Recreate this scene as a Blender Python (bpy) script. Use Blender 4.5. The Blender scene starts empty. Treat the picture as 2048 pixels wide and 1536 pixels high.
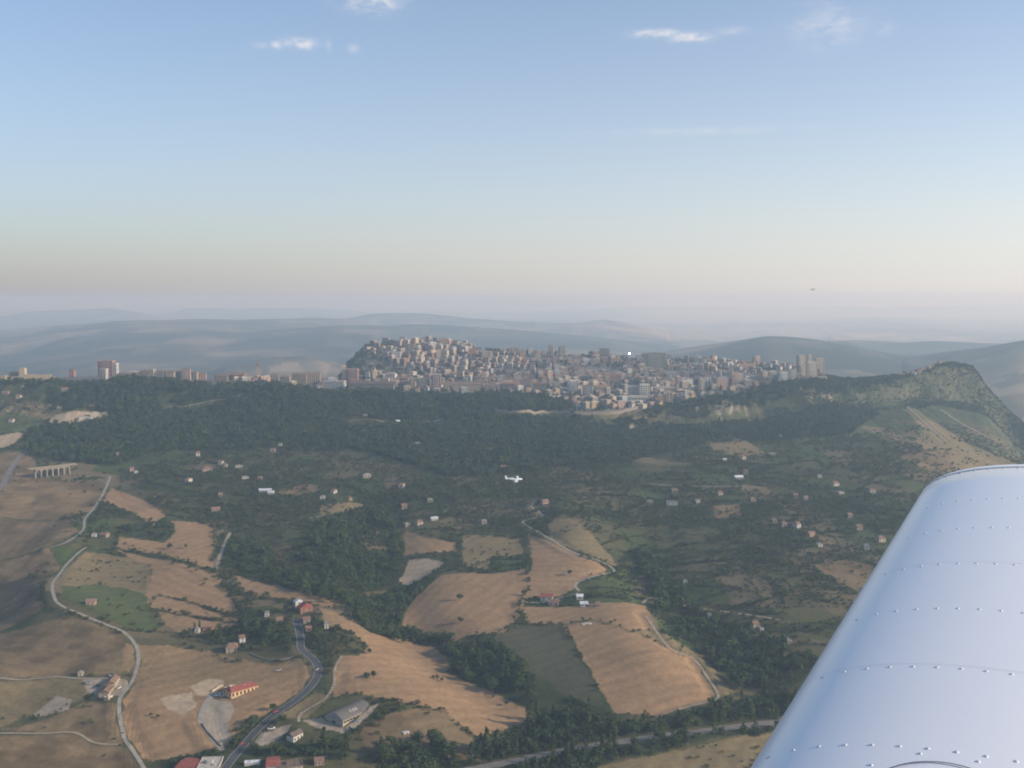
import bpy, math, random
import numpy as np
from mathutils import Vector, Matrix

# ------------------------------------------------------------------ camera, sky, sun, exposure
SC = bpy.context.scene
COL = SC.collection
rng = np.random.default_rng(7)
random.seed(7)
EYE = 400.0                       # eye height of the aircraft's passenger, metres above datum
F, U0, V0 = 2160.0, 1024.0, 768.0
PITCH = math.atan(170.0 / F)
CP, SP = math.cos(PITCH), math.sin(PITCH)
cd = bpy.data.cameras.new('camera')
cd.sensor_width = 36.0
cd.lens = 36.0 * F / 2048.0
cd.clip_start = 0.1
cd.clip_end = 200000.0
cam = bpy.data.objects.new('camera', cd)
COL.objects.link(cam)
cam.location = (0, 0, EYE)
cam.rotation_euler = (math.pi / 2 - PITCH, 0, 0)
SC.camera = cam

SUN_EL, SUN_AZ = math.radians(23.0), math.radians(102.0)   # azimuth clockwise from +Y (view direction)
SUN_DIR = Vector((math.sin(SUN_AZ) * math.cos(SUN_EL), math.cos(SUN_AZ) * math.cos(SUN_EL), math.sin(SUN_EL)))
w = bpy.data.worlds.new('World')
SC.world = w
w.use_nodes = True
wn, wl = w.node_tree.nodes, w.node_tree.links
bg = wn['Background']
sky = wn.new('ShaderNodeTexSky')
sky.sky_type = 'NISHITA'
sky.sun_disc = False
sky.sun_elevation = SUN_EL
sky.sun_rotation = SUN_AZ
sky.altitude = 1500.0
sky.air_density = 1.0
sky.dust_density = 1.6
sky.ozone_density = 2.0
SKY = 0.142
bg.inputs['Strength'].default_value = SKY
# the dusty lower sky: a pale layer that thins with elevation all round and brightens towards the sun
def wnode(t, **k):
    n = wn.new(t)
    for a, b in k.items(): setattr(n, a, b)
    return n
def wmath(op, a, b=None):
    n = wnode('ShaderNodeMath', operation=op)
    for i, x in enumerate((a, b)):
        if x is None: continue
        if isinstance(x, (int, float)): n.inputs[i].default_value = x
        else: wl.new(x, n.inputs[i])
    return n.outputs[0]
tc = wnode('ShaderNodeTexCoord')
nv = wnode('ShaderNodeVectorMath', operation='NORMALIZE'); wl.new(tc.outputs['Generated'], nv.inputs[0])
sp = wnode('ShaderNodeSeparateXYZ'); wl.new(nv.outputs[0], sp.inputs[0])
dz = wmath('MAXIMUM', sp.outputs['Z'], 0.0)
fh = wmath('POWER', math.e, wmath('MULTIPLY', dz, -1 / 0.15))
dt = wnode('ShaderNodeVectorMath', operation='DOT_PRODUCT'); wl.new(nv.outputs[0], dt.inputs[0])
dt.inputs[1].default_value = (math.sin(SUN_AZ), math.cos(SUN_AZ), 0)
lv = wmath('DIVIDE', wmath('ADD', wmath('MULTIPLY', dt.outputs['Value'], .36), .56), SKY)
hc = wnode('ShaderNodeVectorMath', operation='SCALE'); hc.inputs[0].default_value = (.99, .95, .92)
wl.new(lv, hc.inputs['Scale'])
hmix = wnode('ShaderNodeMix', data_type='RGBA'); wl.new(fh, hmix.inputs['Factor'])
wl.new(sky.outputs['Color'], hmix.inputs[6]); wl.new(hc.outputs[0], hmix.inputs[7])
# thin wisps of cloud high over the haze, everywhere sparse, thicker in a few streaks
az_ = wmath('ARCTAN2', sp.outputs['X'], sp.outputs['Y']); el_ = wmath('ARCSINE', sp.outputs['Z'])
cmb = wnode('ShaderNodeCombineXYZ'); wl.new(az_, cmb.inputs[0]); wl.new(wmath('MULTIPLY', el_, 2.2), cmb.inputs[1])
cn = wnode('ShaderNodeTexNoise'); cn.inputs['Scale'].default_value = 42.0; cn.inputs['Detail'].default_value = 6.0; cn.inputs['Roughness'].default_value = .62
cn.inputs['Distortion'].default_value = .4
wl.new(cmb.outputs[0], cn.inputs['Vector'])
dens = None
for (u_, v_, su, sv, am_) in ((745,6,55,16,.75),(603,87,28,9,1.0),(553,88,10,8,.7),(707,97,10,7,.6),(658,90,6,9,.5),(1310,67,42,7,1.0),(1378,75,36,9,.9),(1655,52,62,34,.42),(1770,58,14,12,.3),(520,90,16,6,.4),(1470,62,40,8,.25),(1400,262,170,6,.25)):
    x_ = (u_ - U0) / F; y_ = (v_ - V0) / F; d_ = Vector((x_, CP - y_*SP, -SP - y_*CP)).normalized()
    a0, e0 = math.atan2(d_.x, d_.y), math.asin(d_.z)
    q1 = wmath('POWER', wmath('ABSOLUTE', wmath('DIVIDE', wmath('SUBTRACT', az_, a0), su / F)), 2.0); q2 = wmath('POWER', wmath('ABSOLUTE', wmath('DIVIDE', wmath('SUBTRACT', el_, e0), sv / F)), 2.0)
    g_ = wmath('MULTIPLY', wmath('POWER', math.e, wmath('MULTIPLY', wmath('ADD', q1, q2), -1.0)), am_)
    dens = g_ if dens is None else wmath('MAXIMUM', dens, g_)
cmr = wnode('ShaderNodeMapRange'); cmr.inputs[1].default_value = .40; cmr.inputs[2].default_value = .66; wl.new(cn.outputs['Fac'], cmr.inputs[0])
cfac = wmath('MULTIPLY', dens, wmath('ADD', wmath('MULTIPLY', cmr.outputs[0], .8), .12))
cmix = wnode('ShaderNodeMix', data_type='RGBA'); wl.new(cfac, cmix.inputs['Factor']); wl.new(hmix.outputs[2], cmix.inputs[6])
cmix.inputs[7].default_value = (.80 / SKY, .75 / SKY, .71 / SKY, 1)
wl.new(cmix.outputs[2], bg.inputs['Color'])

sd = bpy.data.lights.new('sun', 'SUN')
sd.energy = 3.9
sd.angle = math.radians(0.53)
sd.color = (1.0, 0.86, 0.70)
sun = bpy.data.objects.new('sun', sd)
COL.objects.link(sun)
sun.rotation_euler = SUN_DIR.to_track_quat('Z', 'Y').to_euler()
sun.location = (300, 0, 900)

vs = SC.view_settings
vs.view_transform = 'Standard'
vs.look = 'None'
vs.exposure = 0.34
vs.gamma = 1.0
SC.render.engine = 'CYCLES'
cy = SC.cycles
cy.max_bounces = 4
cy.diffuse_bounces = 2
cy.glossy_bounces = 2
cy.transmission_bounces = 2
cy.transparent_max_bounces = 4
cy.volume_bounces = 2
cy.use_denoising = True
cy.use_adaptive_sampling = False
cy.sample_clamp_indirect = 4.0
cy.filter_width = 1.9
SC.render.film_transparent = False

# ------------------------------------------------------------------ small helpers
def lin(*c):
    return tuple(((x / 255.0) / 12.92 if x <= 10 else ((x / 255.0 + .055) / 1.055) ** 2.4) for x in c)

def tag(o, label=None, cat=None, group=None, kind=None):
    if label: o['label'] = label
    if cat: o['category'] = cat
    if group: o['group'] = group
    if kind: o['kind'] = kind
    return o

def link(name, data, parent=None, mat=None, loc=None, rz=None, scale=None):
    o = bpy.data.objects.new(name, data)
    COL.objects.link(o)
    if parent: o.parent = parent
    if loc is not None: o.location = loc
    if rz is not None: o.rotation_euler = (0, 0, rz)
    if scale is not None: o.scale = scale
    if mat is not None:
        if len(data.materials) == 0: data.materials.append(None)
        o.material_slots[0].link = 'OBJECT'
        o.material_slots[0].material = mat
    return o

def mesh(name, v, f, smooth=False):
    m = bpy.data.meshes.new(name)
    m.from_pydata([tuple(map(float, p)) for p in v], [], f)
    if smooth:
        m.polygons.foreach_set('use_smooth', [True] * len(m.polygons))
    m.update()
    return m

def np_mesh(name, V, Q, smooth=True):
    """big quad mesh from numpy arrays"""
    m = bpy.data.meshes.new(name)
    V = np.ascontiguousarray(V, dtype=np.float32); Q = np.ascontiguousarray(Q, dtype=np.int32)
    k = Q.shape[1]
    m.vertices.add(len(V)); m.vertices.foreach_set('co', V.ravel())
    m.loops.add(Q.size); m.loops.foreach_set('vertex_index', Q.ravel())
    m.polygons.add(len(Q)); m.polygons.foreach_set('loop_start', np.arange(0, Q.size, k, dtype=np.int32))
    m.polygons.foreach_set('use_smooth', np.full(len(Q), smooth))
    m.update(calc_edges=True)
    return m

class MB:
    """collects boxes, prisms and lofts into one mesh"""
    def __init__(s): s.v, s.f = [], []
    def add(s, v, f):
        n = len(s.v); s.v += [tuple(p) for p in v]; s.f += [tuple(i + n for i in q) for q in f]
        return s
    def box(s, x0, x1, y0, y1, z0, z1):
        return s.add([(x0,y0,z0),(x1,y0,z0),(x1,y1,z0),(x0,y1,z0),(x0,y0,z1),(x1,y0,z1),(x1,y1,z1),(x0,y1,z1)],
                     [(0,3,2,1),(4,5,6,7),(0,1,5,4),(1,2,6,5),(2,3,7,6),(3,0,4,7)])
    def tube(s, p, q, r0, r1, n=8):
        p, q = Vector(p), Vector(q); d = (q - p).normalized()
        a = d.orthogonal().normalized(); b = d.cross(a)
        v = [p + (a * math.cos(k * 2 * math.pi / n) + b * math.sin(k * 2 * math.pi / n)) * r0 for k in range(n)]
        v += [q + (a * math.cos(k * 2 * math.pi / n) + b * math.sin(k * 2 * math.pi / n)) * r1 for k in range(n)]
        f = [(k, (k + 1) % n, n + (k + 1) % n, n + k) for k in range(n)] + [tuple(range(n - 1, -1, -1)), tuple(range(n, 2 * n))]
        return s.add(v, f)
    def loft(s, rings, cap=True):
        n = len(rings[0]); v = [p for r in rings for p in r]; f = []
        for i in range(len(rings) - 1):
            for k in range(n):
                f.append((i*n+k, i*n+(k+1)%n, (i+1)*n+(k+1)%n, (i+1)*n+k))
        if cap: f += [tuple(range(n-1,-1,-1)), tuple(range((len(rings)-1)*n, len(rings)*n))]
        return s.add(v, f)
    def mesh(s, name, smooth=False): return mesh(name, s.v, s.f, smooth)

# ---- noise in numpy (value noise, fbm)
def _h(ix, iy, s):
    n = (ix.astype(np.int64) * 374761393 + iy.astype(np.int64) * 668265263 + s * 982451653) & 0x7fffffff
    n = ((n ^ (n >> 13)) * 1274126177) & 0x7fffffff
    n = (n ^ (n >> 16)) & 0xffff
    return n / 65535.0
def vnoise(x, y, s=0):
    ix, iy = np.floor(x), np.floor(y); fx, fy = x - ix, y - iy
    fx = fx*fx*fx*(fx*(fx*6-15)+10); fy = fy*fy*fy*(fy*(fy*6-15)+10)
    a, b = _h(ix, iy, s), _h(ix+1, iy, s); c, d = _h(ix, iy+1, s), _h(ix+1, iy+1, s)
    return (a + (b-a)*fx) * (1-fy) + (c + (d-c)*fx) * fy
def fbm(x, y, s=0, o=4, g=.5):
    t, a, n = 0., 1., 0.
    for k in range(o):
        t = t + a * vnoise(x * 2.03**k + 17.3*k, y * 2.03**k - 9.1*k, s + k); n += a; a *= g
    return t / n * 2 - 1
def sstep(a, b, x):
    t = np.clip((x - a) / (b - a), 0, 1); return t*t*(3-2*t)

# ---- node materials
def new_mat(name):
    m = bpy.data.materials.new(name); m.use_nodes = True
    return m, m.node_tree.nodes, m.node_tree.links, m.node_tree.nodes['Principled BSDF']
def plain(name, c, rough=.8, var=.25, scale=.6, spec=.3, metal=0., obj_var=0.0):
    """matt colour with patchy wear: noise in object space changes the tone of the surface itself"""
    m, n, l, b = new_mat(name)
    b.inputs['Roughness'].default_value = rough
    b.inputs['Specular IOR Level'].default_value = spec
    b.inputs['Metallic'].default_value = metal
    geo = n.new('ShaderNodeNewGeometry'); ns = n.new('ShaderNodeTexNoise')
    ns.inputs['Scale'].default_value = scale; ns.inputs['Detail'].default_value = 5
    l.new(geo.outputs['Position'], ns.inputs['Vector'])
    mr = n.new('ShaderNodeMapRange'); mr.inputs[1].default_value = .3; mr.inputs[2].default_value = .7
    mr.inputs[3].default_value = 1 - var; mr.inputs[4].default_value = 1 + var * .6
    l.new(ns.outputs['Fac'], mr.inputs[0])
    fac = mr.outputs[0]
    if obj_var:
        oi = n.new('ShaderNodeObjectInfo'); m2 = n.new('ShaderNodeMapRange')
        m2.inputs[3].default_value = 1 - obj_var; m2.inputs[4].default_value = 1 + obj_var
        l.new(oi.outputs['Random'], m2.inputs[0])
        mu = n.new('ShaderNodeMath'); mu.operation = 'MULTIPLY'
        l.new(fac, mu.inputs[0]); l.new(m2.outputs[0], mu.inputs[1]); fac = mu.outputs[0]
    vm = n.new('ShaderNodeVectorMath'); vm.operation = 'SCALE'; vm.inputs[0].default_value = c
    l.new(fac, vm.inputs['Scale']); l.new(vm.outputs[0], b.inputs['Base Color'])
    return m

# ------------------------------------------------------------------ projection helpers (image point -> place on the ground)
def ray(u, v):
    x = (np.asarray(u, float) - U0) / F; y = (np.asarray(v, float) - V0) / F
    dy = CP - y * SP
    return x / dy, (-SP - y * CP) / dy          # X/Y and Z/Y

# ------------------------------------------------------------------ TERRAIN
# long lines across the land, each given where it was surveyed: (u, v, distance)
def line(pts):
    P = np.array(pts, float); t, k = ray(P[:, 0], P[:, 1])
    return t, P[:, 2], k * P[:, 2]
US = [-900, 0, 600, 1200, 1800]
def flat(v, Y, vr, vr2): return [(u, v, Y) for u in US] + [(2048, vr, Y), (2600, vr2, Y * .93)]
L = [line(flat(1560, 765, 1560, 1565)), line(flat(1400, 880, 1405, 1420)), line(flat(1250, 1040, 1265, 1300)),
     line(flat(1120, 1240, 1150, 1230)), line(flat(1000, 1480, 1050, 1160)), line(flat(900, 1770, 960, 1100)),
     line([(-900,800,2050),(0,800,2030),(250,815,2010),(500,825,2000),(700,832,1990),(850,838,1980),(1000,842,1980),(1150,855,1985),
           (1250,868,2010),(1400,850,2060),(1500,835,2110),(1600,815,2170),(1700,805,2220),(1800,802,2280),(1880,803,2360),(1960,815,2400),(2048,900,2330),(2600,1070,1960)]),
     line([(-900,750,2150),(0,762,2130),(110,762,2140),(250,759,2150),(500,770,2160),(700,783,2150),(850,786,2140),(1000,800,2110),(1150,822,2070),
           (1250,824,2070),(1330,812,2110),(1400,797,2150),(1500,783,2200),(1600,764,2270),(1700,767,2300),(1800,757,2345),(1850,745,2390),(1890,731,2430),(1940,736,2450),(1975,778,2460),(2048,846,2400),(2600,1040,2010)]),
     line([(-900,749,2270),(0,757,2210),(110,757,2220),(250,755,2230),(500,764,2240),(680,768,2290),(735,750,2480),(850,746,2560),(1000,754,2480),(1150,768,2400),
           (1250,768,2400),(1400,762,2430),(1500,757,2430),(1600,753,2430),(1660,757,2400),(1700,761,2370),(1800,753,2400),(1850,741,2430),(1890,728,2460),(1940,733,2480),(1975,777,2490),(2048,847,2430),(2600,1041,2040)]),
     line([(-900,748,2400),(0,754,2290),(110,754,2300),(250,752,2310),(500,760,2320),(670,764,2420),(690,735,2700),(715,707,2850),(738,692,2920),(850,683,2960),(960,698,2960),(1040,706,2950),(1200,712,2900),
           (1400,724,2850),(1500,728,2800),(1600,736,2720),(1645,750,2560),(1700,758,2450),(1800,750,2450),(1850,739,2460),(1890,726,2490),(1940,733,2510),(1975,778,2520),(2048,848,2460),(2600,1043,2070)])]

T_IN, NT, NE = 0.60, 1040, 46
t_mid = np.linspace(-T_IN, T_IN, NT)
t_out = T_IN + (np.linspace(0, 1, NE + 1)[1:] ** 1.8) * 2.6
TT = np.concatenate([-t_out[::-1], t_mid, t_out])
def seg(a, b, n): return a * (b / a) ** (np.arange(n) / n)
YY = np.concatenate([seg(240, 740, 36), seg(740, 1400, 270), seg(1400, 2500, 200), seg(2500, 3200, 60), seg(3200, 14000, 150), seg(14000, 90000, 90), [90000.]])
NC, NR = len(TT), len(YY)

def pchip(x, y, xi):
    h = np.diff(x); d = np.diff(y) / h
    m = np.zeros_like(y)
    w1, w2 = 2*h[1:] + h[:-1], h[1:] + 2*h[:-1]
    with np.errstate(divide='ignore', invalid='ignore'):
        mm = (w1 + w2) / (w1 / d[:-1] + w2 / d[1:])
    m[1:-1] = np.where(d[:-1] * d[1:] > 0, mm, 0)
    m[0], m[-1] = d[0], d[-1]
    k = np.clip(np.searchsorted(x, xi) - 1, 0, len(x) - 2)
    s = (xi - x[k]) / h[k]
    return (y[k]*(1+2*s)*(1-s)**2 + m[k]*h[k]*s*(1-s)**2 + y[k+1]*s*s*(3-2*s) + m[k+1]*h[k]*s*s*(s-1))

def smooth_interp(t, tp, yp):
    o = np.argsort(tp); y = pchip(tp[o], yp[o], np.clip(t, tp[o][0], tp[o][-1]))
    return y
LY = np.array([smooth_interp(TT, t, y) for t, y, z in L]); LZ = np.array([smooth_interp(TT, t, z) for t, y, z in L])
Z = np.zeros((NR, NC))
FAR0 = -415.0
for j in range(NC):
    x = np.concatenate([[150.], LY[:, j]]); z = np.concatenate([[-352.], LZ[:, j]])
    for q in range(1, len(x)):
        if x[q] <= x[q-1] + 12: x[q] = x[q-1] + 12
    zb = min(z[-1] - 60, -330.)
    x = np.concatenate([x, [x[-1] + 330, x[-1] + 1300, 7000, 20000, 95000]])
    z = np.concatenate([z, [zb, FAR0 + 15, FAR0, -425, -430]])
    Z[:, j] = pchip(x, z, YY)
YG = YY[:, None] * np.ones((1, NC)); XG = TT[None, :] * YG
TG = TT[None, :] * np.ones((NR, 1))
LYr = LY[7][None, :]            # distance of the plateau's rim in each direction

# far ridges: crest given as (u, v, distance), front width, back width
def far_ridge(pts, wf, wb, rough, seed):
    global Z
    P = np.array(pts, float); t, k = ray(P[:, 0], P[:, 1])
    Yc = smooth_interp(TT, t, P[:, 2]); zc = smooth_interp(TT, t, k * P[:, 2])
    if P[0, 0] > -500: zc = np.where(TT < t[0], FAR0 + (zc - FAR0) * np.exp(-((TT - t[0]) / .035) ** 2), zc)
    if P[-1, 0] < 2050: zc = np.where(TT > t[-1], FAR0 + (zc - FAR0) * np.exp(-((TT - t[-1]) / .035) ** 2), zc)
    zc = zc + 1.3 * rough * fbm(TT * P[:, 2].mean() / 800., TT * 0 + seed, seed, 5)
    d = YG - Yc[None, :] - rough * 6 * fbm(XG / 1500., YG / 1500., seed + 9, 3)
    g = np.where(d < 0, np.exp(-(d / wf) ** 2), np.exp(-(d / wb) ** 2))
    zz = FAR0 + (zc[None, :] - FAR0) * g
    m = YG > LY[9][None, :] + 320
    gul = rough * 2.6 * fbm(XG / 620., YG / 1000., seed + 3, 5) * g
    Z = np.where(m & (zz > FAR0 + 4), np.maximum(Z, zz + gul * sstep(0, .3, 1 - g)), Z)
roll = 38 * fbm(XG / 2600., YG / 3600., 5, 4) + 10 * fbm(XG / 600., YG / 900., 55, 3)
Z += np.where(YG > 3600, roll * sstep(3600, 6500, YG) * (1 + sstep(15000, 40000, YG) * .6), 0)
far_ridge([(-900,660,11500),(0,662,11000),(150,650,10500),(300,641,10500),(450,640,11000),(600,637,12000),(700,640,12500),(760,650,12000),(1000,690,11000)], 4300, 2500, 14, 1)
far_ridge([(300,690,8000),(480,668,8600),(620,655,8800),(740,649,9200),(820,647,9500),(900,651,9500),(1000,657,9300),(1120,668,9000),(1300,692,8700),(1420,715,8500)], 2600, 1600, 10, 2)
far_ridge([(680,638,14500),(760,628,14500),(840,627,14500),(960,638,14000),(1060,645,13500),(1130,647,13200),(1210,640,13000),(1250,645,13000),(1320,664,12500),(1400,688,12000)], 1900, 1500, 10, 3)
far_ridge([(-900,628,20000),(0,634,20000),(60,624,20000),(130,620,20500),(215,617,20500),(270,625,20000),(330,637,20000)], 2600, 2500, 12, 4)
far_ridge([(250,640,26000),(330,628,27000),(390,615,27000),(480,618,27000),(590,616,28000),(680,620,28000),(760,625,28000)], 3000, 3000, 14, 5)
far_ridge([(1330,706,6300),(1400,693,6200),(1470,682,6000),(1545,672,5800),(1610,676,5800),(1680,686,5700),(1760,704,5600),(1850,722,5600)], 1500, 900, 8, 6)
far_ridge([(1600,690,8200),(1700,681,8200),(1800,686,8000),(1880,683,7800),(1990,688,7500),(2100,690,7400)], 1500, 1200, 8, 7)
far_ridge([(1830,716,5300),(1900,703,5200),(1970,694,5100),(2048,682,5000),(2300,660,5200),(2900,650,5500)], 1400, 1100, 12, 8)
far_ridge([(480,728,5300),(540,716,5300),(600,714,5300),(650,722,5200),(700,735,5200)], 420, 500, 5, 9)
far_ridge([(1150,622,34000),(1300,612,36000),(1500,614,36000),(1650,612,34000),(1800,613,34000),(2048,608,33000),(2600,606,33000)], 4500, 3000, 16, 10)

# ---- bilinear lookups
def height(x, y):
    x = np.asarray(x, float); y = np.asarray(y, float); t = x / y
    i = np.clip(np.searchsorted(YY, y) - 1, 0, NR - 2); j = np.clip(np.searchsorted(TT, t) - 1, 0, NC - 2)
    a = (y - YY[i]) / (YY[i+1] - YY[i]); b = (t - TT[j]) / (TT[j+1] - TT[j])
    return (Z[i,j]*(1-a)*(1-b) + Z[i+1,j]*a*(1-b) + Z[i,j+1]*(1-a)*b + Z[i+1,j+1]*a*b)
def ground_at(u, v):
    """where the sight line through (u, v) first meets the land: X, Y"""
    t, k = ray(float(u), float(v))
    j = int(np.clip(np.searchsorted(TT, t) - 1, 0, NC - 2)); b = (t - TT[j]) / (TT[j+1] - TT[j])
    c = Z[:, j] * (1 - b) + Z[:, j+1] * b - k * YY
    i = np.nonzero(c[30:] >= 0)[0]
    if len(i) == 0: Y = YY[-2]
    else:
        i = i[0] + 30; Y = YY[i-1] + (YY[i] - YY[i-1]) * (-c[i-1]) / (c[i] - c[i-1] + 1e-9)
    return t * Y, Y
def GP(pts): return np.array([ground_at(*p[:2]) for p in pts])

def dist_poly(x, y, P, vals=None):
    """distance of points to a polyline, and a value interpolated along it"""
    best = np.full(x.shape, 1e9); val = np.zeros(x.shape)
    for k in range(len(P) - 1):
        a, b = P[k], P[k+1]; d = b - a; L2 = d @ d + 1e-9
        s = np.clip(((x - a[0]) * d[0] + (y - a[1]) * d[1]) / L2, 0, 1)
        r = np.hypot(x - a[0] - s * d[0], y - a[1] - s * d[1])
        m = r < best; best = np.where(m, r, best)
        if vals is not None: val = np.where(m, vals[k] + (vals[k+1] - vals[k]) * s, val)
    return best, val

# near relief: spurs and ravines, (u, v, height, width)
NEAR = (YY > 500) & (YY < 2300)
RELIEF = [
 [(1088,1006,10,45),(1130,1040,13,50),(1180,1090,14,55),(1232,1140,14,60),(1270,1205,14,60),(1290,1255,16,60),(1330,1320,13,55),(1390,1380,6,45)],
 [(160,1060,8,50),(120,1110,18,50),(92,1170,24,52),(110,1215,20,50),(200,1255,10,45),(270,1290,3,40)],
 [(-250,1190,-26,120),(-60,1180,-30,110),(30,1160,-18,80)],
 [(-200,980,16,90),(0,1000,12,80),(80,1000,6,60)],
 [(740,990,-9,40),(765,1080,-11,40),(790,1180,-13,40),(830,1280,-13,40),(940,1350,-13,40),(1060,1435,-9,45)],
 [(1255,1110,-14,50),(1300,1180,-18,55),(1380,1260,-18,60),(1470,1340,-16,60),(1570,1420,-8,60)],
 [(560,1180,5,50),(640,1240,8,50),(700,1300,7,55),(760,1370,5,60)],
 [(30,1400,-7,40),(120,1440,-8,45),(250,1540,-5,50)],
 [(100,1480,5,45),(0,1500,6,50)],
 [(260,1050,5,60),(340,1090,6,60),(400,1150,4,60)],
 [(1560,1180,7,90),(1700,1120,8,100)],
]
Zn = Z[NEAR]; Xn, Yn = XG[NEAR], YG[NEAR]
add = np.zeros_like(Zn)
for r in RELIEF:
    P = GP(r); q = np.array(r, float)
    d, hgt = dist_poly(Xn, Yn, P, q[:, 2]); _, wid = dist_poly(Xn, Yn, P, q[:, 3])
    add += hgt * np.exp(-(d / np.maximum(wid, 10)) ** 2)
fade = 1 - sstep(0, 60, Yn - LYr + 40)
add += (5.0 * fbm(Xn / 160., Yn / 160., 21, 3) + 0.4 * fbm(Xn / 38., Yn / 38., 22, 2)) * np.clip(fade, .15, 1)
scarp = sstep(-330, -120, Yn - LYr) * (1 - sstep(-10, 25, Yn - LYr))       # gullied upper slope and cliffs
add += scarp * (11 * fbm(Xn / 70., Yn / 200., 31, 4) + 3.0 * np.abs(fbm(Xn / 16., Yn / 60., 32, 3)))
Z[NEAR] = Zn + add
Z = Z  # heights are relative to the eye; the meshes add EYE

# normal's upward part, for the bare rock of the cliffs
dZt = np.gradient(Z, axis=1) / np.maximum(np.gradient(XG, axis=1), 1e-3)
dZy = np.gradient(Z, axis=0) / np.gradient(YG, axis=0) - dZt * TG
NZ = 1 / np.sqrt(1 + dZt**2 + dZy**2)

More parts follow.
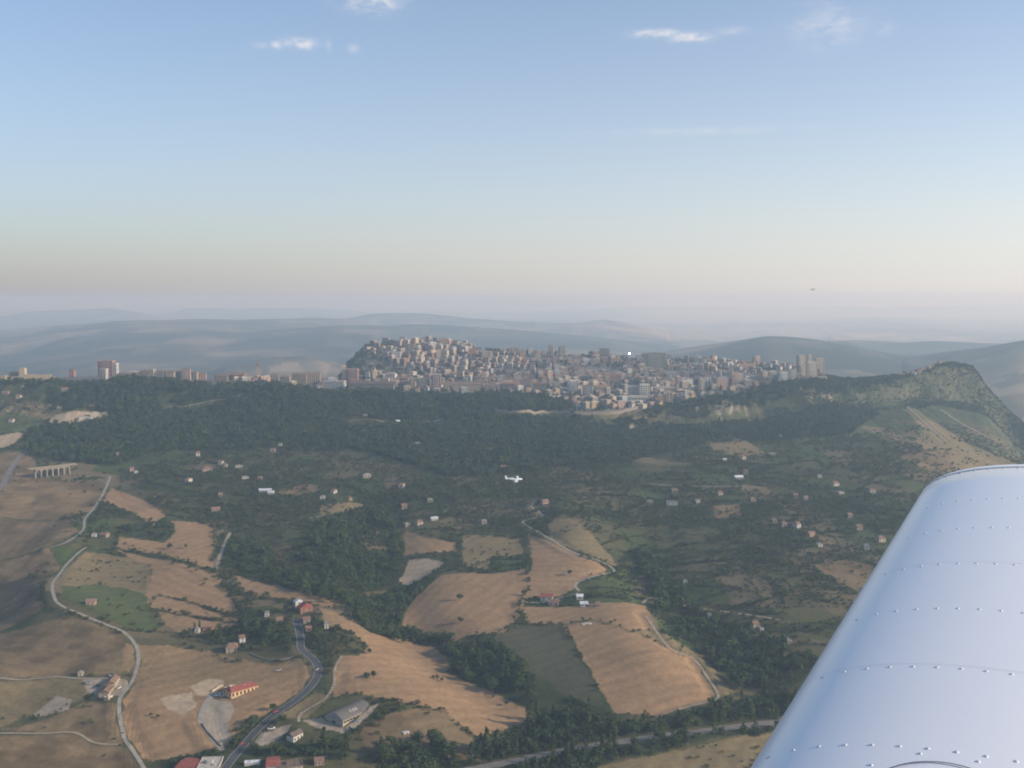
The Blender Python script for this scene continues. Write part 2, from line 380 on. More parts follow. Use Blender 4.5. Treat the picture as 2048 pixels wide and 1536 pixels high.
# ------------------------------------------------------------------ LAND COVER
WHEAT, BROWN, PALE, YARD = (.305,.196,.104), (.182,.130,.070), (.40,.31,.205), (.33,.275,.205)
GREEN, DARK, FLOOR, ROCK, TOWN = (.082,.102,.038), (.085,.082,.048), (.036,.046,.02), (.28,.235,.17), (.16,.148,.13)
DRY = (.20,.155,.08)
FIELDS = [  # (colour, label, polygon)
 (BROWN, 'brown fallow slope beneath the viaduct', [(-300,905),(0,905),(60,903),(85,955),(140,965),(205,962),(195,1020),(120,1040),(0,1032),(-300,1030)]),
 (BROWN, 'brown stubble hillside above the winding lane', [(-300,1034),(0,1034),(130,1043),(160,1062),(100,1092),(0,1120),(-300,1150)]),
 (BROWN, 'dark shaded hillside falling away from the lane', [(-300,1130),(0,1122),(100,1098),(120,1135),(85,1160),(70,1190),(90,1215),(0,1262),(-300,1270)]),
 (BROWN, 'brown grass field inside the bend of the lane', [(-300,1275),(0,1268),(100,1240),(180,1245),(235,1264),(262,1290),(262,1330),(240,1348),(150,1347),(0,1353),(-300,1350)]),
 (WHEAT, 'small orange stubble strip beside the lane', [(243,1310),(252,1288),(268,1290),(270,1330),(258,1345),(242,1338)]),
 (DRY, 'rough grass below the farm track', [(-300,1362),(0,1362),(110,1358),(190,1362),(170,1400),(60,1430),(0,1455),(-300,1460)]),
 (BROWN, 'brown rolling pasture under the grey spoil bank', [(-300,1475),(0,1472),(90,1470),(150,1468),(190,1490),(240,1495),(290,1540),(300,1570),(-300,1570)]),
 (BROWN, 'brown paddock between the two tracks', [(0,1460),(90,1440),(170,1405),(232,1408),(236,1450),(245,1486),(200,1488),(150,1462),(90,1464)]),
 (WHEAT, 'orange stubble field beside the red roofed barn', [(275,1288),(340,1292),(420,1303),(540,1332),(598,1318),(618,1335),(620,1355),(598,1385),(545,1415),(510,1440),(470,1470),(455,1492),(440,1500),(400,1510),(300,1520),(285,1510),(252,1470),(246,1430),(246,1400),(272,1365),(284,1320)]),
 (WHEAT, 'broad tan stubble field above the arched warehouse', [(640,1215),(700,1240),(740,1265),(800,1277),(860,1292),(905,1325),(890,1345),(960,1372),(1020,1402),(1078,1432),(1040,1450),(960,1475),(910,1445),(880,1420),(800,1402),(745,1396),(715,1386),(690,1388),(668,1396),(672,1345),(684,1312),(720,1312),(738,1292),(700,1262),(650,1250)]),
 (WHEAT, 'tan stubble field with two lone trees', [(835,1192),(880,1152),(940,1146),(990,1147),(1050,1137),(1056,1180),(1040,1230),(1010,1265),(990,1266),(950,1270),(910,1282),(870,1267),(803,1252),(815,1215)]),
 (PALE, 'pale fallow triangle beside the ravine wood', [(797,1165),(820,1120),(850,1116),(887,1126),(862,1150),(820,1173)]),
 (WHEAT, 'small tan orchard field beside the ravine', [(808,1062),(850,1075),(912,1086),(916,1104),(860,1106),(808,1111)]),
 (DRY, 'dull grass field fenced by dark hedges', [(925,1070),(990,1072),(1040,1080),(1045,1108),(985,1112),(975,1140),(925,1132)]),
 (DRY, 'olive grey meadow on the spur', [(1095,1050),(1130,1030),(1175,1060),(1220,1110),(1240,1140),(1200,1118),(1150,1100),(1105,1080)]),
 (WHEAT, 'tan field below the zigzag track', [(1055,1068),(1110,1090),(1160,1114),(1215,1134),(1210,1147),(1160,1160),(1148,1180),(1120,1192),(1050,1197),(1043,1170),(1066,1130)]),
 (WHEAT, 'domed tan stubble field bordered by a footpath', [(1131,1252),(1180,1240),(1260,1263),(1330,1290),(1388,1318),(1412,1355),(1430,1384),(1418,1402),(1330,1432),(1230,1426),(1200,1380),(1160,1305)]),
 (WHEAT, 'bare saddle of stubble beside the hill farm', [(1040,1213),(1110,1215),(1180,1207),(1240,1205),(1292,1212),(1312,1258),(1260,1261),(1180,1238),(1128,1248),(1060,1247)]),
 (DARK, 'dark ploughed field on the shaded side of the dome', [(1000,1266),(1060,1252),(1126,1253),(1150,1300),(1196,1385),(1208,1415),(1130,1392),(1060,1330),(985,1282)]),
 (DRY, 'dry grassy flank of the domed field', [(1262,1264),(1312,1262),(1370,1292),(1430,1340),(1470,1385),(1440,1395),(1432,1372),(1400,1325),(1340,1292)]),
 (WHEAT, 'tan stubble terraces beside the hedged gully', [(340,1042),(400,1044),(432,1060),(428,1138),(390,1130),(330,1110),(232,1094),(240,1073),(330,1086),(352,1064)]),
 (WHEAT, 'orange stubble slope below the terraces', [(235,1099),(320,1118),(432,1148),(448,1172),(480,1228),(440,1222),(370,1200),(318,1190),(295,1210),(288,1190),(305,1142)]),
 (WHEAT, 'tan strip field above the cypress house', [(312,1192),(370,1203),(440,1228),(482,1236),(500,1246),(470,1243),(380,1230),(300,1216)]),
 (WHEAT, 'tan stubble corner beside the cypress house', [(318,1224),(400,1238),(480,1246),(420,1262),(362,1266),(332,1250)]),
 (DRY, 'rocky brown bank at the top of the green pasture', [(128,1140),(170,1104),(215,1108),(262,1116),(300,1128),(303,1160),(290,1188),(250,1176),(200,1168),(150,1172),(122,1172),(112,1165)]),
 (GREEN, 'green pasture with one orange roofed hut', [(122,1172),(150,1172),(200,1168),(250,1176),(290,1188),(300,1222),(326,1252),(300,1266),(272,1260),(200,1232),(128,1198)]),
 (WHEAT, 'tan slope below the little viaduct road', [(222,975),(290,1000),(332,1030),(308,1052),(240,1015),(207,1005)]),
 (WHEAT, 'tan field with a hedge beside the ravine road', [(470,1150),(560,1176),(690,1205),(705,1222),(640,1212),(560,1196),(490,1185)]),
 (PALE, 'pale heap of spoil above the red roofed barn', [(318,1396),(350,1388),(382,1386),(392,1408),(376,1430),(340,1420)]),
 (PALE, 'stony ground behind the red roofed barn', [(382,1372),(420,1356),(448,1362),(440,1376),(424,1390),(395,1392)]),
 (YARD, 'pale gravel yard below the red roofed barn', [(408,1420),(424,1398),(462,1402),(470,1420),(458,1440),(462,1470),(444,1492),(425,1478),(404,1448)]),
 (YARD, 'grey spoil bank below the lane farm', [(60,1432),(112,1392),(145,1398),(135,1420),(85,1434)]),
 (YARD, 'concrete yard of the lane farm', [(165,1360),(205,1358),(245,1360),(250,1372),(238,1392),(205,1398),(178,1385)]),
 (YARD, 'concrete apron round the arched warehouse', [(600,1442),(640,1434),(690,1458),(745,1412),(760,1406),(752,1418),(700,1462),(690,1467),(640,1458)]),
 (YARD, 'gravel yard with parked cars beside the road', [(520,1470),(560,1455),(590,1450),(575,1466),(540,1490),(505,1492)]),
 (DRY, 'dry grass bank between the road and the warehouse', [(560,1432),(600,1405),(632,1385),(664,1396),(640,1415),(610,1436),(580,1440)]),
 (BROWN, 'brown grass slope below the arched warehouse', [(720,1450),(790,1425),(850,1415),(890,1428),(962,1490),(950,1520),(800,1505),(730,1500)]),
 (DRY, 'striped dry field below the tree lined highway', [(1150,1560),(1200,1533),(1350,1502),(1480,1476),(1620,1450),(1720,1440),(1720,1570),(1150,1575)]),
 (BROWN, 'triangular reddish field beside the wing', [(1618,1132),(1690,1120),(1740,1130),(1800,1160),(1722,1187)]),
 (BROWN, 'grey fallow field below the bluff', [(1798,915),(1850,905),(1888,900),(1906,925),(1900,940),(1850,938)]),
 (DRY, 'dry grass ramp below the bluff', [(1812,815),(1830,812),(1880,850),(1950,900),(2060,955),(2060,990),(1960,960),(1908,935),(1890,898),(1850,903),(1830,880),(1850,860)]),
 (PALE, 'pale road cutting above the viaduct', [(-100,880),(0,872),(40,864),(48,868),(15,895),(-100,900)]),
 (PALE, 'pale quarry terrace in the hillside wood', [(98,845),(112,830),(150,822),(215,821),(218,831),(165,842),(140,846)]),
 (BROWN, 'brown clearing in the valley wood', [(555,976),(620,968),(652,976),(600,990),(560,992)]),
 (BROWN, 'brown clearing beside the ravine hut', [(722,1070),(765,1068),(775,1100),(750,1112),(735,1100)]),
 (DRY, 'dry clearing above the ravine', [(640,1012),(700,1004),(735,1010),(690,1024),(640,1030)]),
 (BROWN, 'grey fallow plot by the orchards', [(1425,1012),(1480,1008),(1485,1030),(1430,1038)]),
 (DRY, 'dry terrace above the orchards', [(1390,872),(1440,862),(1490,880),(1530,905),(1480,915),(1430,900)]),
]
def inside(x, y, P):
    r = np.zeros(x.shape, bool); n = len(P); j = n - 1
    for i in range(n):
        a, b = P[i], P[j]
        c = ((a[1] > y) != (b[1] > y)) & (x < (b[0]-a[0]) * (y-a[1]) / (b[1]-a[1] + 1e-12) + a[0]); r ^= c; j = i
    return r
FPOLY = [GP(f[2]) for f in FIELDS]
def wob(x, y, a=3.0, s=14.0): return x + a*fbm(x/s, y/s, 71, 2), y + a*fbm(x/s, y/s, 72, 2)

# ------------------------------------------------------------------ ROADS (surveyed centre lines, width, kind)
ROADS = [
 ('lane', 'narrow pale lane winding along the ridge past the green pasture', 3.3, 'concrete', [(172,1094),(150,1112),(125,1140),(106,1166),(108,1192),(124,1212),(190,1240),(245,1263),(270,1288),(277,1320),(265,1360),(242,1395),(238,1420),(243,1450),(252,1482),(275,1515),(300,1555)]),
 ('lane', 'narrow pale lane climbing to the viaduct slope', 3.3, 'concrete', [(221,952),(205,990),(172,1035),(166,1060),(135,1083),(100,1096)]),
 ('main_road', 'dark asphalt road curving past the barn', 7.6, 'asphalt', [(425,1570),(462,1522),(500,1476),(540,1436),(590,1401),(624,1370),(636,1345),(630,1322),(614,1308),(602,1296),(601,1276),(597,1256),(592,1238)]),
 ('driveway', 'pale concrete drive up to the red roofed barn', 5.0, 'concrete', [(446,1502),(424,1475),(404,1448),(402,1436),(408,1415),(420,1395),(434,1385),(444,1388)]),
 ('track', 'white zigzag track down the spur to the hill farm', 3.0, 'concrete', [(1072,1004),(1063,1014),(1085,1029),(1070,1036),(1045,1045),(1080,1066),(1120,1090),(1160,1110),(1200,1122),(1229,1143),(1190,1152),(1160,1162),(1150,1172),(1157,1185),(1120,1196),(1080,1206),(1040,1202)]),
 ('footpath', 'thin dirt footpath along the edge of the domed field', 2.6, 'dirt', [(1292,1232),(1322,1276),(1345,1298),(1388,1320),(1412,1350),(1434,1384),(1432,1400),(1395,1408),(1340,1424)]),
 ('highway', 'straight grey highway between two rows of trees', 9.5, 'asphalt2', [(880,1552),(960,1536),(1080,1512),(1200,1490),(1320,1472),(1420,1460),(1520,1448),(1640,1432)]),
 ('dirt_road', 'pale dirt road above the orange stubble slope', 4.0, 'dirt', [(432,1138),(440,1112),(450,1085),(462,1064)]),
 ('track', 'pale track leaving the saddle for the orchards', 3.4, 'dirt', [(1286,1206),(1300,1196),(1340,1204),(1380,1214),(1440,1222),(1500,1230),(1560,1240)]),
 ('track', 'pale track across the brown field to the lane farm', 3.4, 'dirt', [(-200,1352),(0,1356),(40,1360),(110,1353),(150,1357),(200,1357),(243,1358),(252,1366),(246,1382),(240,1394)]),
 ('track', 'faint track over the rolling pasture', 2.6, 'dirt', [(-260,1480),(-100,1472),(10,1466),(90,1467),(150,1464),(190,1487),(248,1490)]),
 ('footpath', 'pale footpath from the road to the warehouse', 2.4, 'dirt', [(684,1310),(670,1338),(668,1368),(650,1397),(606,1424),(598,1436),(598,1446)]),
 ('road', 'grey mountain road cut through the hillside wood', 7.0, 'dirt', [(330,813),(370,812),(410,804),(455,797)]),
 ('road', 'grey road descending beside the viaduct', 8.0, 'asphalt2', [(-60,1010),(0,975),(14,950),(30,925),(52,903)]),
 ('track', 'pale track through the orchards', 3.4, 'dirt', [(1300,968),(1350,971),(1420,973),(1520,974)]),
 ('track', 'pale track along the quarry clearing', 4.0, 'dirt', [(620,1036),(680,1026),(735,1018)]),
 ('track', 'pale terrace track in the middle of the hillside wood', 5.0, 'dirt', [(700,842),(740,838),(790,847),(840,845),(885,838)]),
 ('track', 'dusty track up the dry grass ramp', 3.2, 'dirt', [(1815,812),(1850,845),(1890,880),(1930,900),(1990,932)]),
 ('track', 'pale track across the foot of the bluff', 4.0, 'dirt', [(1680,806),(1740,802),(1800,800),(1850,792)]),
 ('track', 'pale scar of a track on the bluff slope', 3.4, 'dirt', [(1880,818),(1930,850),(1985,880),(2060,925)]),
]
def resample(P, step):
    # smooth (Catmull-Rom) then even spacing
    Q = []
    n = len(P)
    for i in range(n - 1):
        p0, p1, p2, p3 = P[max(i-1,0)], P[i], P[i+1], P[min(i+2,n-1)]
        for s in np.linspace(0, 1, 12, endpoint=False):
            Q.append(.5*((2*p1)+(p2-p0)*s+(2*p0-5*p1+4*p2-p3)*s*s+(3*p1-p0-3*p2+p3)*s**3))
    Q.append(P[-1]); Q = np.array(Q)
    d = np.r_[0, np.cumsum(np.hypot(*np.diff(Q, axis=0).T))]
    m = max(3, int(d[-1] / step)); s = np.linspace(0, d[-1], m)
    return np.stack([np.interp(s, d, Q[:,0]), np.interp(s, d, Q[:,1])], 1)
RLINE = [resample(GP(r[4]), 4.0) for r in ROADS]
# grade the land along every road so the surface lies in it
for r, P in zip(ROADS, RLINE):
    zc = height(P[:,0], P[:,1]); k = np.ones(9) / 9
    if len(zc) > 12: zc = np.convolve(np.pad(zc, 4, mode='edge'), k, 'valid')
    lo = np.array([P[:,0].min()-40, P[:,1].min()-40]); hi = np.array([P[:,0].max()+40, P[:,1].max()+40])
    m = (XG > lo[0]) & (XG < hi[0]) & (YG > lo[1]) & (YG < hi[1])
    xs, ys = XG[m], YG[m]
    best = np.full(xs.shape, 1e9); zt = np.zeros(xs.shape)
    for i in range(len(P)):
        d = np.hypot(xs - P[i,0], ys - P[i,1]); q = d < best; best[q] = d[q]; zt[q] = zc[i]
    wgt = 1 - sstep(r[2]*.5 + 3.0, r[2]*.5 + 14, best)
    Z[m] = Z[m] * (1 - wgt) + (zt - .12) * wgt

def road_dist(x, y, only=None):
    d = np.full(x.shape, 1e9)
    for r, P in zip(ROADS, RLINE):
        lo, hi = P.min(0) - 30, P.max(0) + 30
        m = (x > lo[0]) & (x < hi[0]) & (y > lo[1]) & (y < hi[1])
        if m.any():
            dd, _ = dist_poly(x[m], y[m], P[::3] if len(P) > 9 else P); d[m] = np.minimum(d[m], dd - r[2]/2)
    return d

# woodland regions: trees per hectare, mean crown radius
WOODS = [
 (205, 4.6, [(105,770),(250,765),(560,776),(700,790),(850,792),(1000,796),(1120,812),(1150,826),(1160,850),(1140,930),(1060,945),(900,955),(740,905),(560,902),(420,900),(300,905),(240,930),(140,925),(60,912),(50,870),(100,848),(150,850),(215,838),(220,820),(110,820),(95,800)]),
 (220, 4.4, [(1330,830),(1420,800),(1520,776),(1600,768),(1700,770),(1780,760),(1800,775),(1700,782),(1620,795),(1540,805),(1450,820),(1400,838)]),
 (230, 4.2, [(955,787),(1040,788),(1110,792),(1146,800),(1148,818),(1100,820),(1000,815),(955,800)]),
 (175, 4.2, [(1140,835),(1300,838),(1420,850),(1560,835),(1690,812),(1760,830),(1700,870),(1560,880),(1400,890),(1250,930),(1140,940)]),
 (75, 3.6, [(240,935),(560,905),(740,908),(900,958),(1140,945),(1250,935),(1270,990),(1060,990),(800,1030),(740,1040),(500,1050),(330,1020),(240,980)]),
 (215, 4.2, [(440,1075),(500,1080),(560,1130),(640,1172),(720,1190),(790,1200),(870,1150),(890,1130),(835,1195),(812,1215),(800,1255),(870,1270),(915,1290),(990,1285),(1010,1300),(1060,1350),(1075,1400),(1065,1425),(1020,1398),(960,1368),(895,1342),(905,1322),(860,1288),(740,1262),(705,1225),(560,1172),(470,1130)]),
 (190, 4.0, [(735,1010),(775,1020),(800,1080),(805,1130),(790,1175),(720,1185),(640,1165),(600,1100),(640,1050)]),
 (95, 3.4, [(470,1060),(600,1045),(640,1060),(640,1165),(560,1125),(500,1075)]),
 (175, 4.6, [(1240,1100),(1275,1120),(1300,1190),(1340,1255),(1400,1305),(1480,1380),(1560,1395),(1640,1320),(1560,1290),(1450,1250),(1380,1210),(1330,1150),(1290,1100)]),
 (520, 3.4, [(940,1512),(1000,1480),(1080,1440),(1130,1420),(1180,1425),(1190,1440),(1260,1445),(1340,1440),(1420,1420),(1500,1398),(1640,1380),(1640,1418),(1520,1440),(1420,1452),(1320,1463),(1200,1481),(1080,1502),(980,1520)]),
 (520, 3.2, [(1000,1550),(1100,1520),(1200,1501),(1320,1483),(1420,1470),(1540,1456),(1640,1446),(1640,1452),(1500,1470),(1350,1497),(1210,1527),(1120,1560)]),
 (240, 3.6, [(470,1238),(560,1248),(588,1262),(596,1290),(560,1292),(500,1272)]),
 (120, 3.4, [(360,1268),(470,1252),(500,1272),(590,1296),(560,1318),(500,1310),(440,1290),(380,1285)]),
 (130, 3.2, [(610,1255),(640,1250),(690,1270),(700,1292),(640,1300),(612,1295)]),
 (380, 3.0, [(500,1497),(560,1492),(640,1490),(700,1492),(690,1520),(600,1512),(505,1514)]),
 (230, 4.4, [(760,1500),(830,1482),(920,1500),(960,1530),(900,1560),(760,1560)]),
 (330, 2.6, [(700,1470),(740,1440),(790,1412),(812,1414),(780,1440),(730,1466)]),
 (300, 2.6, [(450,1492),(466,1462),(500,1440),(545,1420),(548,1428),(500,1464),(470,1500)]),
 (60, 3.2, [(1290,960),(1500,900),(1700,870),(1860,900),(1900,960),(1860,1000),(1780,1110),(1700,1115),(1560,1000),(1400,985),(1290,990)]),
 (48, 3.0, [(1290,995),(1400,990),(1560,1005),(1690,1115),(1620,1130),(1720,1195),(1640,1320),(1560,1285),(1450,1245),(1340,1150),(1290,1080)]),
 (90, 2.8, [(60,1160),(86,1120),(100,1130),(92,1180),(150,1225),(140,1235),(85,1215)]),
 (110, 2.8, [(200,1045),(260,1050),(330,1035),(350,1060),(330,1080),(240,1070),(190,1075)]),
 (25, 3.0, [(330,1110),(420,1150),(430,1180),(350,1190),(310,1180)]),
]
WPOLY = [GP(p[2]) for p in WOODS]
HEDGES = [  # hedgerows: trees per 100 m, crown radius
 (22, 2.2, [(430,1062),(428,1140),(445,1170),(470,1205),(500,1245),(540,1262)]), (24, 2.0, [(488,1225),(520,1245),(570,1270),(596,1286)]),
 (18, 1.5, [(300,1216),(380,1226),(440,1233),(500,1246)]), (14, 1.4, [(250,1088),(330,1112),(430,1140)]), (14, 1.4, [(310,1190),(370,1202),(440,1224)]),
 (18, 1.7, [(370,1290),(420,1306),(460,1322),(520,1325),(590,1318)]), (16, 1.6, [(1062,1068),(1056,1095),(1050,1130)]),
 (22, 1.9, [(915,1085),(922,1110),(920,1130),(985,1144)]), (22, 1.9, [(985,1140),(1000,1115),(1050,1112)]), (18, 1.8, [(810,1112),(860,1108),(915,1104)]),
 (20, 1.9, [(1050,1135),(1058,1170),(1045,1200),(1030,1235),(1012,1266)]), (16, 1.5, [(746,1398),(800,1404),(885,1420),(915,1448),(960,1478)]),
 (14, 1.6, [(1440,1035),(1520,1022),(1620,1000)]), (14, 1.6, [(1280,980),(1360,990),(1440,995)]), (16, 1.7, [(1310,1060),(1320,1130),(1360,1180)]),
 (14, 1.5, [(820,968),(900,962),(1000,970),(1080,985)]), (16, 1.6, [(560,995),(660,990),(740,985)]), (16, 1.6, [(1290,1075),(1400,1085),(1520,1060)]),
 (14, 1.6, [(1380,1130),(1480,1120),(1620,1130)]), (12, 1.5, [(1340,1190),(1450,1175),(1560,1190),(1700,1200)]), (20, 1.7, [(200,1055),(170,1085),(140,1080)]),
 (24, 1.7, [(118,1220),(200,1250),(255,1275)]), (10, 1.3, [(0,1440),(90,1432),(160,1402),(235,1400)]), (18, 1.6, [(1180,1166),(1160,1158),(1205,1148),(1225,1148)]),
 (16, 1.6, [(620,1375),(600,1395),(560,1425)]), (18, 1.7, [(1170,1425),(1230,1430),(1330,1436)]), (16, 2.2, [(660,1208),(700,1222),(735,1240)]),
]

def cover(x, y, base=None):
    """colour of the land itself at (x, y); also a woodland density"""
    n1 = fbm(x / 55., y / 55., 41, 4); n2 = fbm(x / 190., y / 190., 42, 3); n3 = fbm(x / 9., y / 9., 43, 2)
    c = np.empty(x.shape + (3,))
    a = np.clip(.5 + .9*n2 + .55*n1 + .25*n3, 0, 1)[..., None]
    c[:] = np.array((.046,.062,.024)) * (1-a) + np.array((.125,.105,.052)) * a
    # small cultivated plots among the orchards
    return c, n1, n2, n3

def paint(x, y, nz):
    c, n1, n2, n3 = cover(x, y)
    # orchard terraces: cells with their own tone
    cx, cyy = x / 46., y / 70. + .25 * x / 46.
    ix, iy = np.floor(cx + .25*n1), np.floor(cyy + .25*n1)
    r1 = _h(ix, iy, 91); r2 = _h(ix, iy, 92)
    cell = np.where((r1 < .33)[..., None], np.array((.19,.145,.085)), np.where((r1 < .6)[..., None], np.array((.065,.095,.030)), c))
    m = ((y > 1000) & (y < 2050)).astype(float) * (.35 + .6 * r2)
    c = c * (1 - m[..., None]) + cell * m[..., None]
    wx, wy = wob(x, y)
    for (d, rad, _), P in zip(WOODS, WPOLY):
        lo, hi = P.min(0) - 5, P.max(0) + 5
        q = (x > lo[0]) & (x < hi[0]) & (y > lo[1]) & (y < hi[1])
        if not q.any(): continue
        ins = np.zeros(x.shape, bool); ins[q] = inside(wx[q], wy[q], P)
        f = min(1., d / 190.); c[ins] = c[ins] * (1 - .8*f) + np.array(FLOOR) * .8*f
    wx, wy = wob(x, y, 2.2, 11.)
    idx = np.full(x.shape, -1)
    for k, (f, P) in enumerate(zip(FIELDS, FPOLY)):
        lo, hi = P.min(0) - 5, P.max(0) + 5
        q = (x > lo[0]) & (x < hi[0]) & (y > lo[1]) & (y < hi[1])
        if not q.any(): continue
        ins = np.zeros(x.shape, bool); ins[q] = inside(wx[q], wy[q], P)
        idx[ins] = k
        col = np.array(f[0])
        g = (1 + .16*n1[ins] + .10*n3[ins])[:, None] * col
        # weeds and thin crop: greener or browner patches of the field's own
        wd = np.clip(.9*n2[ins] + .5*n1[ins] - .15, 0, .6)[:, None]
        if f[0] not in (PALE, YARD, GREEN): g = g * (1-wd) + np.array((.15,.125,.06)) * wd
        if f[0] is BROWN: 
            e = np.clip(.5 + 1.6*fbm(x[ins]/24., y[ins]/24., 77, 3), 0, 1)[:, None]; g = g * (.72 + .45*e)
        # drill rows / tracks of the harvester, very faint
        ang = _h(np.array([k]), np.array([3]), 5)[0] * 3.14
        s = np.sin((x[ins]*math.cos(ang) + y[ins]*math.sin(ang)) / 2.4 + 3*n1[ins]); g = g * (1 + .07*s)[:, None]
        c[ins] = g
    return c, idx

far = YG > 2900
C = np.zeros((NR, NC, 3)); IDX = np.full((NR, NC), -1)
nearrows = YY < 3000
C[nearrows], IDX[nearrows] = paint(XG[nearrows], YG[nearrows], NZ[nearrows])
# rim and town ground
plate = sstep(-8, 14, YG - LYr) * (YG < LY[9][None, :] + 60) * (XG / YG < .31)
C = C * (1 - plate[..., None]) + np.array(TOWN) * plate[..., None]
# cliffs: rock where the land is too steep for soil
rk = np.where(TG > .33, .45, .8) * sstep(.0, .25, .55*fbm(XG/14., YG/120. + Z/45., 51, 4) + 1.7*(.80 - NZ)) * (np.abs(YG - LYr + 60) < 190) * (YG < 2700)
C = C * (1 - rk[..., None]) + (np.array(ROCK) * (1 + .35*fbm(XG/9., Z/5., 52, 3))[..., None]) * rk[..., None]
# the bluff keeps a skin of green scrub over its rock
bl_ = (sstep(.30, .34, TG) * (np.abs(YG - LYr) < 260) * (YG < 2700))[..., None] * np.clip(.62 + .5*fbm(XG/40., YG/40., 53, 3), .2, .9)[..., None]
C = C * (1 - bl_) + np.array((.058,.074,.030)) * bl_
mot = ((np.abs(YG - LYr + 120) < 260) & (YG < 2700) & (IDX < 0))
mo = np.clip(.92 + .75*fbm(XG/7., YG/7., 54, 3) + .5*fbm(XG/24., YG/40., 55, 3), .35, 1.5)
C = np.where(mot[..., None], C * mo[..., None], C)
# distant countryside: patchwork of stubble, fallow and wooded plots
fr = YY >= 2900
xf, yf = XG[fr], YG[fr]
sz = 330.
jx = xf / sz + .5*fbm(xf/900., yf/900., 61, 3); jy = yf / (sz*1.6) + .5*fbm(xf/900., yf/900., 62, 3)
r = _h(np.floor(jx), np.floor(jy), 63); r2 = _h(np.floor(jx*2.1), np.floor(jy*1.7), 64)
big = fbm(xf/3000., yf/3000., 65, 3)
east = sstep(.02, .16, xf/yf + .02*big) * sstep(9000, 13000, yf)
v = np.clip(.20 + .6*(r-.5) + .4*(r2-.5) + .6*big + .62*east, 0, 1.25)[..., None]
cf = np.array((.030,.040,.02)) * (1-v) + np.array((.40,.30,.20)) * v
dk = (fbm(xf/260., yf/260., 66, 4) > .16)[..., None] * (1 - .8*east[..., None]); cf = cf * (1 - .6*dk) + np.array((.055,.065,.035)) * .6 * dk
blend = sstep(2900, 3150, YY[fr])[:, None, None]
C[fr] = C[fr] * (1 - blend) + cf * blend if nearrows[fr].any() and False else cf

# ---- ground material
gm, gn, gl, gb = new_mat('soil_and_grass')
at = gn.new('ShaderNodeAttribute'); at.attribute_name = 'cover'
geo = gn.new('ShaderNodeNewGeometry')
na = gn.new('ShaderNodeTexNoise'); na.inputs['Scale'].default_value = .22; na.inputs['Detail'].default_value = 7; na.inputs['Roughness'].default_value = .65
gl.new(geo.outputs['Position'], na.inputs['Vector'])
mr = gn.new('ShaderNodeMapRange'); mr.inputs[1].default_value = .25; mr.inputs[2].default_value = .75; mr.inputs[3].default_value = .72; mr.inputs[4].default_value = 1.25
gl.new(na.outputs['Fac'], mr.inputs[0])
mx = gn.new('ShaderNodeVectorMath'); mx.operation = 'SCALE'
gl.new(at.outputs['Color'], mx.inputs[0]); gl.new(mr.outputs[0], mx.inputs['Scale']); gl.new(mx.outputs[0], gb.inputs['Base Color'])
gb.inputs['Roughness'].default_value = .95; gb.inputs['Specular IOR Level'].default_value = .1
bp = gn.new('ShaderNodeBump'); bp.inputs['Strength'].default_value = .28; bp.inputs['Distance'].default_value = 1.2
gl.new(na.outputs['Fac'], bp.inputs['Height']); gl.new(bp.outputs[0], gb.inputs['Normal'])

# ---- split the sheet into the ground and its fields
V3 = np.stack([XG, YG, Z + EYE], -1).reshape(-1, 3)
ii = np.arange(NR * NC).reshape(NR, NC)
Q = np.stack([ii[:-1,:-1], ii[:-1,1:], ii[1:,1:], ii[1:,:-1]], -1).reshape(-1, 4)
fid = IDX[:-1, :-1].reshape(-1)
def sheet(name, sel):
    q = Q[sel]; used, inv = np.unique(q, return_inverse=True)
    m = np_mesh(name, V3[used], inv.reshape(q.shape))
    a = m.color_attributes.new('cover', 'FLOAT_COLOR', 'POINT')
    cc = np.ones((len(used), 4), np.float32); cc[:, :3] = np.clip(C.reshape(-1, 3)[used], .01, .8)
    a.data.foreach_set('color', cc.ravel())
    o = link(name, m); m.materials.append(gm)
    return o
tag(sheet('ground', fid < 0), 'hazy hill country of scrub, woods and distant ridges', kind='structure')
for k, f in enumerate(FIELDS):
    s = fid == k
    if s.sum() > 20:
        nm = 'yard' if f[0] is YARD else ('spoil_heap' if 'spoil' in f[1] else 'field')
        tag(sheet(nm, s), f[1], kind='structure')

# ---- road surfaces
rm = {'asphalt': plain('asphalt', (.075,.075,.078), .85, .2, .3), 'asphalt2': plain('worn_asphalt', (.19,.175,.155), .9, .2, .2),
      'concrete': plain('pale_lane_concrete', (.31,.285,.235), .9, .25, .2), 'dirt': plain('pale_dirt', (.34,.28,.20), .95, .3, .2)}
paint_white = plain('road_paint', (.62,.62,.58), .7, .3, .8)
def ribbon(P, off, half, lift, n=3):
    d = np.gradient(P, axis=0); d /= np.hypot(d[:,0], d[:,1])[:, None]; nrm = np.stack([-d[:,1], d[:,0]], 1)
    V = []
    for s in np.linspace(-half, half, n):
        jit = 1 + (.22 if half > 1.2 else 0) * fbm(P[:,0]/9. + (50 if s > 0 else 0), P[:,1]/9., 97, 2)[:, None]
        q = P + nrm * (off + s * jit); V.append(np.c_[q, height(q[:,0], q[:,1]) + EYE + lift])
    V = np.stack(V, 1); m, k = V.shape[:2]; ix = np.arange(m*k).reshape(m, k)
    return V.reshape(-1, 3), np.stack([ix[:-1,:-1], ix[1:,:-1], ix[1:,1:], ix[:-1,1:]], -1).reshape(-1, 4)[:, ::-1]
for r, P in zip(ROADS, RLINE):
    v, q = ribbon(P, 0, r[2]/2, .22, 5)
    o = link(r[0], np_mesh(r[0], v, q), None, rm[r[3]]); tag(o, r[1], kind='structure')
    if r[3] == 'asphalt':
        for off in (-r[2]/2 + .5, r[2]/2 - .5):
            v, q = ribbon(P, off, .11, .25, 2); link('edge_line', np_mesh('edge_line', v, q), o, paint_white)
print('terrain done')
